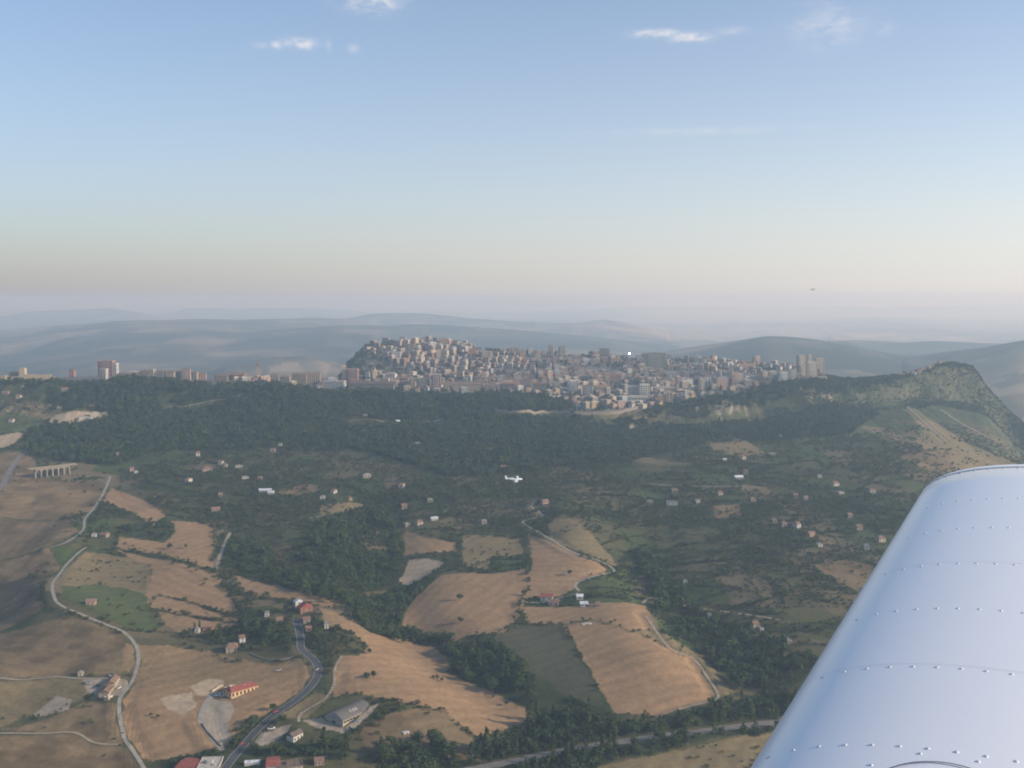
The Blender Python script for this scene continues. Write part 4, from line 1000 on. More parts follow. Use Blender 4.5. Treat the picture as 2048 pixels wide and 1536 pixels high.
# ---- single trees
BIG = {}
for kind, mat in (('round', LEAF), ('cone', PINE), ('column', PINE), ('olive', OLIVE)):
    BIG[kind] = []
    for k in range(4):
        kk = 'round' if kind == 'olive' else kind
        c = crown_mesh('crown_%s' % kind, 300, kk, 700 + 10*k + len(kind), .125 if kk != 'round' else .15, False); c.materials.append(mat)
        t = trunk_mesh('trunk_%s' % kind, kk, 800 + k); t.materials.append(BARK); BIG[kind].append((c, t))
def tree(name, x, y, r, hh, kind, label, group=None):
    c, t = BIG[kind][random.randrange(4)]
    e = link(name, None, None, loc=(x, y, gz(x, y) - .1), rz=random.random() * 6.28); e.scale = (r, r, r * hh); e.empty_display_size = 1
    link('crown', c, e); link('trunk', t, e)
    tag(e, label, 'tree', group); return e
MARKS = [(GP([(u_, v_)])[0], nm) for u_, v_, nm in ((480,1375,'the red roofed barn'),(690,1420,'the arched warehouse'),(590,1475,'the white gabled house in the gravel yard'),(540,1430,'the tall tree by the asphalt road'),
    (460,1300,'the tan villa'),(410,1260,'the cypress brick house'),(605,1225,'the big brick house with red roof'),(652,1255,'the bright white cube house'),(640,1505,'the pink shed'),(560,1515,'the square red and white shed'),
    (960,1480,'the low tip of the broad stubble field'),(1010,1480,'the western end of the highway'),(1120,1430,'the dark ploughed field'),(1200,1440,'the foot of the domed field'),(1330,1435,'the end of the footpath'),(1430,1400,'the corner of the domed field'),
    (1080,1512,'the highway where it leaves the belt'),(1200,1490,'the middle of the highway'),(1320,1472,'the white car on the highway'),(1420,1460,'the far end of the highway'),(1230,1520,'the striped dry field'),(1400,1490,'the upper edge of the striped field'),
    (850,1500,'the brown slope below the warehouse'),(920,1520,'the foot of the brown slope'),(900,1310,'the pointed edge of the broad stubble field'),(830,1220,'the ravine head'),(1040,1390,'the ravine below the ploughed field'),(760,1440,'the hedge beside the warehouse'),(480,1480,'the lower bend of the barn drive'),(1275,1130,'the head of the gully under the zigzag track'),(1320,1200,'the start of the track to the orchards'),(1360,1270,'the shoulder of the domed field'),(1440,1330,'the dry flank of the domed field'),(1500,1290,'the red roofed cottage below the track'),(1520,1380,'the mouth of the gully'),(700,1180,'the hedged tan field by the ravine road'),(780,1150,'the pale fallow triangle'),(850,1270,'the corner of the field with two lone trees'),(960,1310,'the head of the dark ploughed field'),(520,1100,'the pale dirt road above the stubble'),(620,1150,'the western ravine wood'))]
def where_tree(x, y):
    d = [((m_[0][0]-x)**2 + (m_[0][1]-y)**2, m_[1]) for m_ in MARKS]; return min(d)[1]
def size_word(r): return 'large' if r > 4.2 else ('small' if r < 3.0 else 'medium')
for i in single:
    x, y, r, sp = A[i]
    if sp == 2: tree('pine_tree', x, y, r*1.2, 1.1*math.exp(random.gauss(0,.12)), 'cone', size_word(r) + ' pointed dark green pine near ' + where_tree(x, y), 'pines near ' + where_tree(x, y))
    elif sp == 1: tree('olive_tree', x, y, r, .8, 'olive', size_word(r) + ' grey green olive tree near ' + where_tree(x, y), 'olive trees near ' + where_tree(x, y))
    else: tree('broadleaf_tree', x, y, r, .95*math.exp(random.gauss(0,.12)), 'round', size_word(r) + ' rounded broadleaf tree near ' + where_tree(x, y), 'broadleaf trees near ' + where_tree(x, y))
for u_, v_, r_, lb in LONE:
    x_, y_ = ground_at(u_, v_); tree('field_tree', x_, y_, r_*1.15, 1.1, 'round', lb)
for u_, v_, r_, h_, _ in CYP:
    x_, y_ = ground_at(u_, v_); tree('cypress_tree', x_, y_, r_*3.0, .55, 'column', 'slim dark cypress beside the brick house', 'cypresses round the brick house')
for u_, v_ in ((1778,760),(1785,757),(1762,762),(1748,763),(1742,762)):
    x_, y_ = ground_at(u_, v_); tree('cypress_tree', x_, y_, 6.0, .55, 'column', 'slim cypress on the skyline between the towers and the bluff', 'cypresses on the bluff skyline')
print('vegetation done')
#SECTION3
# ------------------------------------------------------------------ BUILDINGS
WALL = {k: plain('plaster_' + k, c, .9, .22, .35, .2, 0, .10) for k, c in dict(
    cream=(0.470,0.403,0.297), white=(0.541,0.521,0.475), peach=(0.447,0.314,0.222), pink=(0.374,0.262,0.222), beige=(0.349,0.296,0.229), grey=(0.295,0.288,0.275),
    stone=(0.258,0.222,0.172), ochre=(0.386,0.280,0.154), brick=(0.250,0.137,0.097), orange=(0.424,0.239,0.133), olive=(0.232,0.238,0.185), bluegrey=(0.332,0.365,0.379), rose=(0.381,0.196,0.156), sunstone=(0.450,0.357,0.231)).items()}
ROOF = {k: plain('roof_' + k, c, .9, .3, .5, .2, 0, .15) for k, c in dict(
    tile=(.235,.148,.105), redtile=(.28,.085,.065), browntile=(.175,.13,.102), grey=(.34,.32,.29), sheet=(.60,.62,.63), dark=(.20,.19,.185), pale=(.50,.46,.39)).items()}
GLASS = plain('dark_window', (.035,.04,.045), .25, .2, 1., .5)
FRAME = plain('window_surround', (.36,.33,.28), .8, .1)
DOORM = plain('dark_door', (.07,.055,.045), .7, .2)

def unit_box():      # footprint 1 x 1, height 1, with a plinth course and a shallow cornice
    m = MB(); m.box(-.5,.5,-.5,.5,-.6,.97); m.box(-.512,.512,-.512,.512,.94,1.0); return m.mesh('wall')
def unit_gable():
    o = .05; v = [(-.5-o,-.5-o,-.12),(.5+o,-.5-o,-.12),(.5+o,.5+o,-.12),(-.5-o,.5+o,-.12),(-.5-o,-.5-o,-.04),(.5+o,-.5-o,-.04),(.5+o,.5+o,-.04),(-.5-o,.5+o,-.04),(-.5-o,0,1),(.5+o,0,1)]
    return mesh('roof', v, [(3,2,1,0),(0,1,5,4),(2,3,7,6),(4,5,9,8),(6,7,8,9),(0,4,8,7,3),(1,2,6,9,5)])
def unit_hip():
    o = .05; v = [(-.5-o,-.5-o,-.12),(.5+o,-.5-o,-.12),(.5+o,.5+o,-.12),(-.5-o,.5+o,-.12),(-.5-o,-.5-o,-.04),(.5+o,-.5-o,-.04),(.5+o,.5+o,-.04),(-.5-o,.5+o,-.04),(-.22,0,1),(.22,0,1)]
    return mesh('roof', v, [(3,2,1,0),(0,1,5,4),(1,2,6,5),(2,3,7,6),(3,0,4,7),(4,5,9,8),(6,7,8,9),(5,6,9),(7,4,8)])
def unit_flat():
    m = MB(); m.box(-.52,.52,-.52,.52,-.05,.18)
    for a in ((-.52,.52,-.52,-.48),(-.52,.52,.48,.52),(-.52,-.48,-.48,.48),(.48,.52,-.48,.48)): m.box(*a,.18,.75)
    m.box(-.15,.12,-.1,.2,.18,1.9); m.box(.2,.3,-.25,-.15,.18,1.2)
    return m.mesh('roof')
UBOX, UG, UH, UF = unit_box(), unit_gable(), unit_hip(), unit_flat()
for q in (UBOX, UG, UH, UF): q.materials.append(None)
UROOF = {'gable': UG, 'hip': UH, 'flat': UF}
WIN = {}
def window_mesh(nx, nz, sides, wf=.42, hf=.5):
    """openings on the unit walls: a surround standing proud with a pane set back in it"""
    key = (nx, nz, sides, wf, hf)
    if key in WIN: return WIN[key]
    m = MB(); mat = []
    for s in sides:
        for i in range(nx if s in 'fb' else max(1, nx // 2 + 1)):
            n = nx if s in 'fb' else max(1, nx // 2 + 1)
            for j in range(nz):
                c = -.5 + (i + .5) / n; a = wf / n / 2; z = (j + .5) / nz * .92 + .02; h = hf / nz / 2
                def P(x, y, zz):
                    if s == 'f': return (x, -.5 - y, zz)
                    if s == 'b': return (-x, .5 + y, zz)
                    if s == 'r': return (.5 + y, x, zz)
                    return (-.5 - y, -x, zz)
                e = .008
                m.add([P(c-a,e*.4,z-h),P(c+a,e*.4,z-h),P(c+a,e*.4,z+h),P(c-a,e*.4,z+h)], [(0,1,2,3)]); mat.append(0)
                for x0,x1,z0,z1 in ((c-a*1.16,c+a*1.16,z-h*1.12,z-h),(c-a*1.1,c+a*1.1,z+h,z+h*1.08)):
                    m.add([P(x0,0,z0),P(x1,0,z0),P(x1,0,z1),P(x0,0,z1),P(x0,e,z0),P(x1,e,z0),P(x1,e,z1),P(x0,e,z1)],
                          [(4,5,6,7),(0,1,5,4),(2,3,7,6),(3,0,4,7),(1,2,6,5)]); mat += [1]*5
    me = m.mesh('window_grid'); me.materials.append(GLASS); me.materials.append(FRAME); me.polygons.foreach_set('material_index', mat); me.update()
    WIN[key] = me; return me
def balcony_mesh():
    m = MB(); m.box(-.5,.5,-.5,.5,0,.12)
    m.box(-.5,.5,-.5,-.42,.12,1.0); m.box(-.5,-.46,-.42,.5,.12,1.0); m.box(.46,.5,-.42,.5,.12,1.0)
    me = m.mesh('balcony'); me.materials.append(None); return me
UBALC = balcony_mesh()

def house(name, x, y, wd, dp, h, turn, wall, roof, rk, label, cat='house', group=None, z=None, nx=0, nz=0, sides='fr', rh=None, balc=0, chimney=False, wf=.42, hf=.5):
    if z is None:
        c, s = math.cos(turn), math.sin(turn)
        z = min(gz(x + c*a*wd/2 - s*b*dp/2, y + s*a*wd/2 + c*b*dp/2) for a in (-1,1) for b in (-1,1))
    e = link(name, None, None, loc=(x, y, z), rz=turn); e.empty_display_size = 2
    link('wall', UBOX, e, WALL[wall], scale=(wd, dp, h))
    rh = rh or {'gable': dp*.28, 'hip': min(dp, wd)*.26, 'flat': .9}[rk]
    ro = link('roof', UROOF[rk], e, ROOF[roof], loc=(0,0,h + (0.11*rh if rk != 'flat' else .04)), scale=(wd, dp, rh))
    if chimney:
        link('chimney', MB().box(-.35,.35,-.35,.35,0,2.0).mesh('chimney'), e, WALL['stone'], loc=(wd*.25, dp*.1, h + rh*.35))
    if nx:
        w_ = link('window_grid', window_mesh(nx, nz, sides, wf, hf), e, None, scale=(wd, dp, h)); tag(w_, kind='stuff')
    for k in range(balc):
        link('balcony', UBALC, e, WALL['white' if wall != 'white' else 'beige'], loc=(wd*(.0 if k % 2 == 0 else 0), -dp/2 - .62, h * (k + 1) / (balc + 1) - .25), scale=(wd*.55, 1.3, 1.0))
    tag(e, label, cat, group)
    return e

# ---- country houses
for h, (x, y, wd) in zip(CH, CHP):
    u_, v_, wp, dp, hh, turn, wall, roof, rk, lb = h
    near = y < 1500
    house('country_house', x, y + dp*.4, wd, dp, hh*.85, math.radians(turn), wall, roof, rk, lb, 'house', nx=max(1, int(wd/4)), nz=1 if hh < 5 else 2, sides='frl', wf=.3, hf=.42, chimney=near and rk != 'flat')

# ---- buildings of the foreground, part by part
def oriented(name, fr, label, cat, lift=0.0):
    (cx, cy_), rot, ln, dp = fr
    c, s = math.cos(rot), math.sin(rot)
    z = min(gz(cx + c*a*ln/2 - s*b*dp/2, cy_ + s*a*ln/2 + c*b*dp/2) for a in (-1,1) for b in (-1,1)) + lift
    e = link(name, None, None, loc=(cx, cy_, z), rz=rot); tag(e, label, cat); return e, ln, dp
PIPE = plain('galvanised', (.5,.5,.5), .5, .1)
# barn: long orange walled building, red tiled roof, doors and windows on the sunlit long side
e, ln, dp = oriented('barn', BARN, 'long orange walled barn with red roof and dark doorways', 'barn')
H = 5.4
m = MB(); m.box(-ln/2, ln/2, -dp/2, dp/2, -2, H); link('wall', m.mesh('wall'), e, plain('barn_plaster', (.66,.43,.22), .9, .18, .4))
link('plinth', MB().box(-ln/2-.15, ln/2+.15, -dp/2-.15, dp/2+.15, -2, 1.5).mesh('plinth'), e, WALL['sunstone'])
o_, rh = .7, 2.6
v = [(-ln/2-o_,-dp/2-o_,H),(ln/2+o_,-dp/2-o_,H),(ln/2+o_,dp/2+o_,H),(-ln/2-o_,dp/2+o_,H),(-ln/2+2.5,0,H+rh),(ln/2-2.5,0,H+rh)]
barn_roof = link('roof', mesh('roof', v, [(0,1,5,4),(2,3,4,5),(1,2,5),(3,0,4),(3,2,1,0)]), e, ROOF['redtile'])
link('ridge_cap', MB().tube((-ln/2+2.5,0,H+rh), (ln/2-2.5,0,H+rh), .18, .18, 6).mesh('ridge_cap'), barn_roof, ROOF['tile'])
link('skylight', MB().box(ln*.1, ln*.1+1, -2.2, -1.2, H+rh*.62, H+rh*.8).mesh('skylight'), barn_roof, ROOF['sheet'])
for k in range(7):
    x0 = -ln/2 + (k + .5) * ln / 7
    d = link('door', MB().box(x0-.95, x0+.95, -dp/2-.10, -dp/2-.02, 1.6, 4.5).mesh('door'), e, DOORM)
    link('lintel', MB().box(x0-1.2, x0+1.2, -dp/2-.22, -dp/2-.11, 4.5, 4.8).mesh('lintel'), d, WALL['cream'])
for k in range(3):
    y0 = -dp/2 + (k + .5) * dp / 3
    link('window', MB().box(-ln/2-.10, -ln/2-.02, y0-.8, y0+.8, 2.2, 4.2).mesh('window'), e, GLASS)
# rear annex of the barn: a low gallery with open bays, and a long garden wall
br = BARN[1]; bc, bs = math.cos(br), math.sin(br); bx, by = BARN[0]
g = house('annex', bx + bc*(-ln*.12) - bs*(dp*.5+4.5), by + bs*(-ln*.12) + bc*(dp*.5+4.5), ln*.42, 3.6, 3.2, br, 'sunstone', 'pale', 'flat', 'low sunlit gallery with open bays behind the red roofed barn', 'annex', nx=6, nz=1, sides='fr', wf=.6, hf=.6)
def wall_run(name, pts, th, hgt, mat, label, cat='wall', lift=0):
    P = resample(GP(pts), 3.0); z = height(P[:,0], P[:,1]) + EYE
    d = np.gradient(P, axis=0); d /= np.hypot(d[:,0], d[:,1])[:,None]; n = np.stack([-d[:,1], d[:,0]], 1) * th/2
    rings = [[(p[0]-q[0], p[1]-q[1], zz-1.0), (p[0]+q[0], p[1]+q[1], zz-1.0), (p[0]+q[0], p[1]+q[1], zz+hgt), (p[0]-q[0], p[1]-q[1], zz+hgt)] for p, q, zz in zip(P, n, z)]
    o = link(name, MB().loft(rings).mesh(name), None, mat); tag(o, label, cat); return o
wall_run('garden_wall', [(424,1384),(436,1376),(447,1372)], .5, 1.6, WALL['cream'], 'pale garden wall at the top of the barn drive')
wall_run('retaining_wall', [(404,1448),(412,1462),(428,1480),(442,1494)], .5, 1.3, WALL['brick'], 'reddish retaining wall along the barn drive')
wall_run('garden_wall', [(500,1308),(520,1316),(548,1322),(588,1314)], .5, 1.4, WALL['stone'], 'stone garden wall below the tan villa')

# warehouse with a barrel vault: shaded gable front with lettering, sunlit long wall
e, ln, dp = oriented('warehouse', WARE, 'grey arched roof warehouse with dark sign on its shaded front', 'warehouse')
H, R = 5.0, 4.6
link('wall', MB().box(-ln/2, ln/2, -dp/2, dp/2, -2.5, H).mesh('wall'), e, WALL['cream'])
n = 14; arc = [(-dp/2-.4 + (dp+.8)*k/n, H + .05 + R*math.sin(math.pi*k/n)**.85) for k in range(n+1)]
v = [(-ln/2-.5, y_, z_) for y_, z_ in arc] + [(ln/2+.5, y_, z_) for y_, z_ in arc]
f = [(k, n+1+k, n+2+k, k+1) for k in range(n)] + [tuple(range(0, n+1)), tuple(range(2*n+1, n, -1)), (0, n, 2*n+1, n+1)]
vroof = link('roof', mesh('roof', v, f), e, plain('warehouse_roof_sheet', (.13,.12,.11), .85, .2, .3))
for k in range(1, 12):
    x0 = -ln/2 + ln*k/12
    link('seam', mesh('seam', [(x0+dx, y_, z_+.10) for dx in (-.06,.06) for y_, z_ in arc], [(q, n+1+q, n+2+q, q+1) for q in range(n)]), vroof, plain('roof_seam', (.16,.15,.135), .8, .1) if k == 1 else bpy.data.materials['roof_seam'])
for k, x0 in enumerate((-ln*.12, -ln*.02, ln*.07)):
    ya, yb = -dp*.36, -dp*.22
    za = lambda q: H + .05 + R*math.sin(math.pi*(q+dp/2+.4)/(dp+.8))**.85 + .14
    link('skylight', mesh('skylight', [(x0-.9,ya,za(ya)),(x0+.9,ya,za(ya)),(x0+.9,yb,za(yb)),(x0-.9,yb,za(yb)),(x0-.9,ya,za(ya)-.3),(x0+.9,ya,za(ya)-.3),(x0+.9,yb,za(yb)-.3),(x0-.9,yb,za(yb)-.3)], [(0,1,2,3),(0,4,5,1),(2,6,7,3),(1,5,6,2),(3,7,4,0)]), vroof, ROOF['grey'])
link('gable', mesh('gable', [(-ln/2-.56, y_, z_-.25) for y_, z_ in arc] + [(-ln/2-.56, dp/2, -2), (-ln/2-.56, -dp/2, -2)], [tuple(range(n+3))]), e, WALL['grey'])
for k in range(9):
    x0 = -ln/2 + (k + .5) * ln / 9
    b = link('bay_door' if k in (5,) else 'window', MB().box(x0-1.5 if k != 5 else x0-2.4, x0+1.5 if k != 5 else x0+2.4, -dp/2-.08, -dp/2-.02, .1 if k == 5 else 2.6, 4.2).mesh('opening'), e, GLASS)
    link('pillar', MB().box(x0-ln/18-.25, x0-ln/18+.25, -dp/2-.3, -dp/2-.0, -2, H).mesh('pillar'), e, WALL['sunstone'])
sg = link('sign', MB().box(-.12, .0, -dp*.28, dp*.28, -.9, .9).mesh('sign'), e, WALL['bluegrey'], loc=(-ln/2-.58, 0, H+1.0))
for k in range(7):
    y0 = -dp*.23 + k*dp*.46/6
    link('letter', MB().box(-.2,-.125, y0-.42, y0+.42, -.55, .55 - .3*(k % 2)).mesh('letter'), sg, DOORM)
link('entrance', MB().box(-ln/2-.7,-ln/2-.57,-1.8,1.8,-.5,3.2).mesh('entrance'), e, DOORM)

def simple(name, fr, hh, wall, roof, rk, label, cat, rh=None, nx=3, parts=None):
    (cx, cy_), rot, ln, dp = fr
    return house(name, cx, cy_, ln, dp, hh, rot, wall, roof, rk, label, cat, nx=nx, nz=1, sides='fr', rh=rh, wf=.4, hf=.45)
simple('roadside_house', BRICK, 4.6, 'white', 'browntile', 'gable', 'white gabled house with brown roof in the gravel yard', 'house', 2.4)
simple('red_shed', SHED1, 5, 'rose', 'redtile', 'gable', 'dark red roofed shed with pale edging beside the road junction', 'shed', 1.2)
simple('workshop', SHED2, 4.5, 'sunstone', 'pale', 'flat', 'pale flat roofed workshop with ochre parapet at the junction', 'workshop')
simple('red_shed', SHED3, 5, 'white', 'redtile', 'gable', 'square red and white roofed shed below the tree hedge', 'shed', 1.2)
simple('row_of_garages', SHED4, 3.6, 'beige', 'browntile', 'flat', 'tan garages with striped flat roof below the tree hedge', 'garage')
simple('pink_shed', SHED5, 3.6, 'pink', 'tile', 'gable', 'small pink shed at the end of the tree hedge', 'shed', 1.2)
simple('white_canopy', SHED6, 2.4, 'white', 'sheet', 'flat', 'long low white canopy beside the road junction', 'canopy', .5, nx=0)
simple('farmhouse', FARM1, 5.5, 'cream', 'tile', 'gable', 'upper red roofed farmhouse in the lane farmyard', 'house', 2.2)
simple('farmhouse', FARM2, 5.0, 'sunstone', 'tile', 'gable', 'lower red roofed farmhouse with terraces in the lane farmyard', 'house', 2.0)
simple('farm_store', FARM3, 3.0, 'sunstone', 'pale', 'flat', 'small sunlit store at the gate of the lane farmyard', 'shed', nx=1)

# ---- vehicles
def car_meshes():
    b = MB(); prof = [(-2.1,.35),(-2.1,.85),(-1.2,.95),(1.1,.95),(2.0,.8),(2.1,.35)]
    b.loft([[(x, y, z) for x, z in prof] for y in (-.85, -.8+.02, .8-.02, .85)] and [[(x, -.85, z) for x, z in prof], [(x, .85, z) for x, z in prof]])
    c = MB(); cp_ = [(-1.5,.93),(-1.1,1.45),(.4,1.45),(1.0,.93)]
    c.loft([[(x, -.76, z) if z < 1 else (x, -.62, z) for x, z in cp_], [(x, .76, z) if z < 1 else (x, .62, z) for x, z in cp_]])
    w_ = MB(); w_.tube((0,-.12,0),(0,.12,0),.33,.33,12)
    return b.mesh('body'), c.mesh('cabin'), w_.mesh('wheel')
CB, CC, CW = car_meshes()
for q in (CB, CC, CW): q.materials.append(None)
RUBBER = plain('tyre_rubber', (.02,.02,.02), .9, .1)
CARP = {k: plain('car_paint_' + k, c, .3, .02, 1, .5) for k, c in dict(white=(.75,.75,.74), red=(.5,.05,.04), silver=(.5,.51,.53), dark=(.06,.07,.09), blue=(.15,.22,.36)).items()}
def car(u, v, turn, colour, label, s=1.0):
    x, y = ground_at(u, v); e = link('car', None, None, loc=(x, y, gz(x, y) + (.26 if colour else 0)), rz=math.radians(turn)); e.scale = (s, s, s)
    link('body', CB, e, CARP[colour]); link('cabin', CC, e, GLASS)
    for a in (-1.3, 1.3):
        for b in (-.78, .78): link('wheel', CW, e, RUBBER, loc=(a, b, .33))
    tag(e, label, 'car')
car(634,1340,80,'white','white car rounding the bend of the asphalt road')
car(551,1425,35,'red','red car on the asphalt road beside the tall tree')
car(483,1489,47,'red','red car on the asphalt road above the junction')
car(543,1459,10,'white','white van parked at the edge of the gravel yard',1.4)
car(436,1392,20,'white','white car parked at the head of the barn drive')
car(446,1393,30,'silver','silver car parked at the corner of the barn')
car(557,1342,15,'silver','silver pickup alone on the dry bank above the barn',1.15)
car(711,1444,36,'blue','pale blue car parked beside the warehouse wall')
car(700,1458,20,'white','white car parked at the warehouse corner')
car(238,1377,60,'white','white car parked beside the lane farmhouse')
car(225,1353,0,'white','white lorry parked behind the lane farmhouse',1.4)
car(178,1368,15,'silver','silver car parked on the concrete farmyard')
car(196,1372,-20,'dark','dark car parked on the concrete farmyard')
car(1360,1471,12,'white','white car driving along the tree lined highway')
car(1166,1214,0,'white','white car parked at the hill farm')
car(600,1460,5,'dark','dark car parked on the gravel yard')

# utility pole at the edge of the brown slope
x, y = ground_at(757, 1506)
e = link('utility_pole', None, None, loc=(x, y, gz(x, y))); link('pole', MB().tube((0,0,-.5),(0,0,9),.16,.10,8).mesh('pole'), e, PIPE); link('crossarm', MB().box(-.9,.9,-.06,.06,8.3,8.45).mesh('crossarm'), e, PIPE)
tag(e, 'thin grey utility pole on the brown slope below the warehouse', 'pole')
wall_run('rubble_heap', [(806,1467),(812,1465),(818,1466)], 4, .7, WALL['white'], 'pale heap of rubble on the brown slope', 'heap')
wall_run('rubble_heap', [(1164,1249),(1172,1247),(1182,1248)], 4, .5, WALL['white'], 'white patch of rubble on the stubble saddle', 'heap')

# ---- viaduct
vb = GP([(70,956),(138,948)]); a, b = vb; d = b - a; LV = float(np.hypot(*d)); rot = math.atan2(d[1], d[0])
zb_ = min(gz(*a), gz(*b)); ztop = 13.5
e = link('viaduct', None, None, loc=(a[0], a[1], zb_), rz=rot); tag(e, 'pale stone viaduct with tall round arches carrying the bend of a road', 'viaduct')
NA = 6; sp_ = LV / NA; th = 6.5
for k in range(NA + 1):
    link('pier', MB().box(k*sp_-.95, k*sp_+.95, -th/2, th/2, -9, ztop-5.2).mesh('pier'), e, WALL['stone'])
def arch(sp_):
    r = sp_/2 - .95; n = 12; pts = [(-sp_/2,0),(-sp_/2,5.2),(sp_/2,5.2),(sp_/2,0)] + [(r*math.cos(math.pi*q/n), min(4.4, r*math.sin(math.pi*q/n))) for q in range(n+1)]
    v = [(x, y, z) for y in (-th/2+.06, th/2-.06) for x, z in pts]; k = len(pts); f = [tuple(range(k)), tuple(range(2*k-1, k-1, -1))] + [(q, q+k, (q+1)%k+k, (q+1)%k) for q in range(k)]
    return mesh('arch', v, f)
am = arch(sp_); am.materials.append(None)
for k in range(NA): link('arch', am, e, WALL['stone'], loc=((k+.5)*sp_, 0, ztop-5.2))
link('deck', MB().box(-9, LV+12, -th/2-.5, th/2+.5, ztop, ztop+.7).mesh('deck'), e, rm['asphalt2'])
for s in (-1, 1): link('parapet', MB().box(-9, LV+12, s*(th/2+.35)-.15, s*(th/2+.35)+.15, ztop+.7, ztop+1.7).mesh('parapet'), e, WALL['stone'])

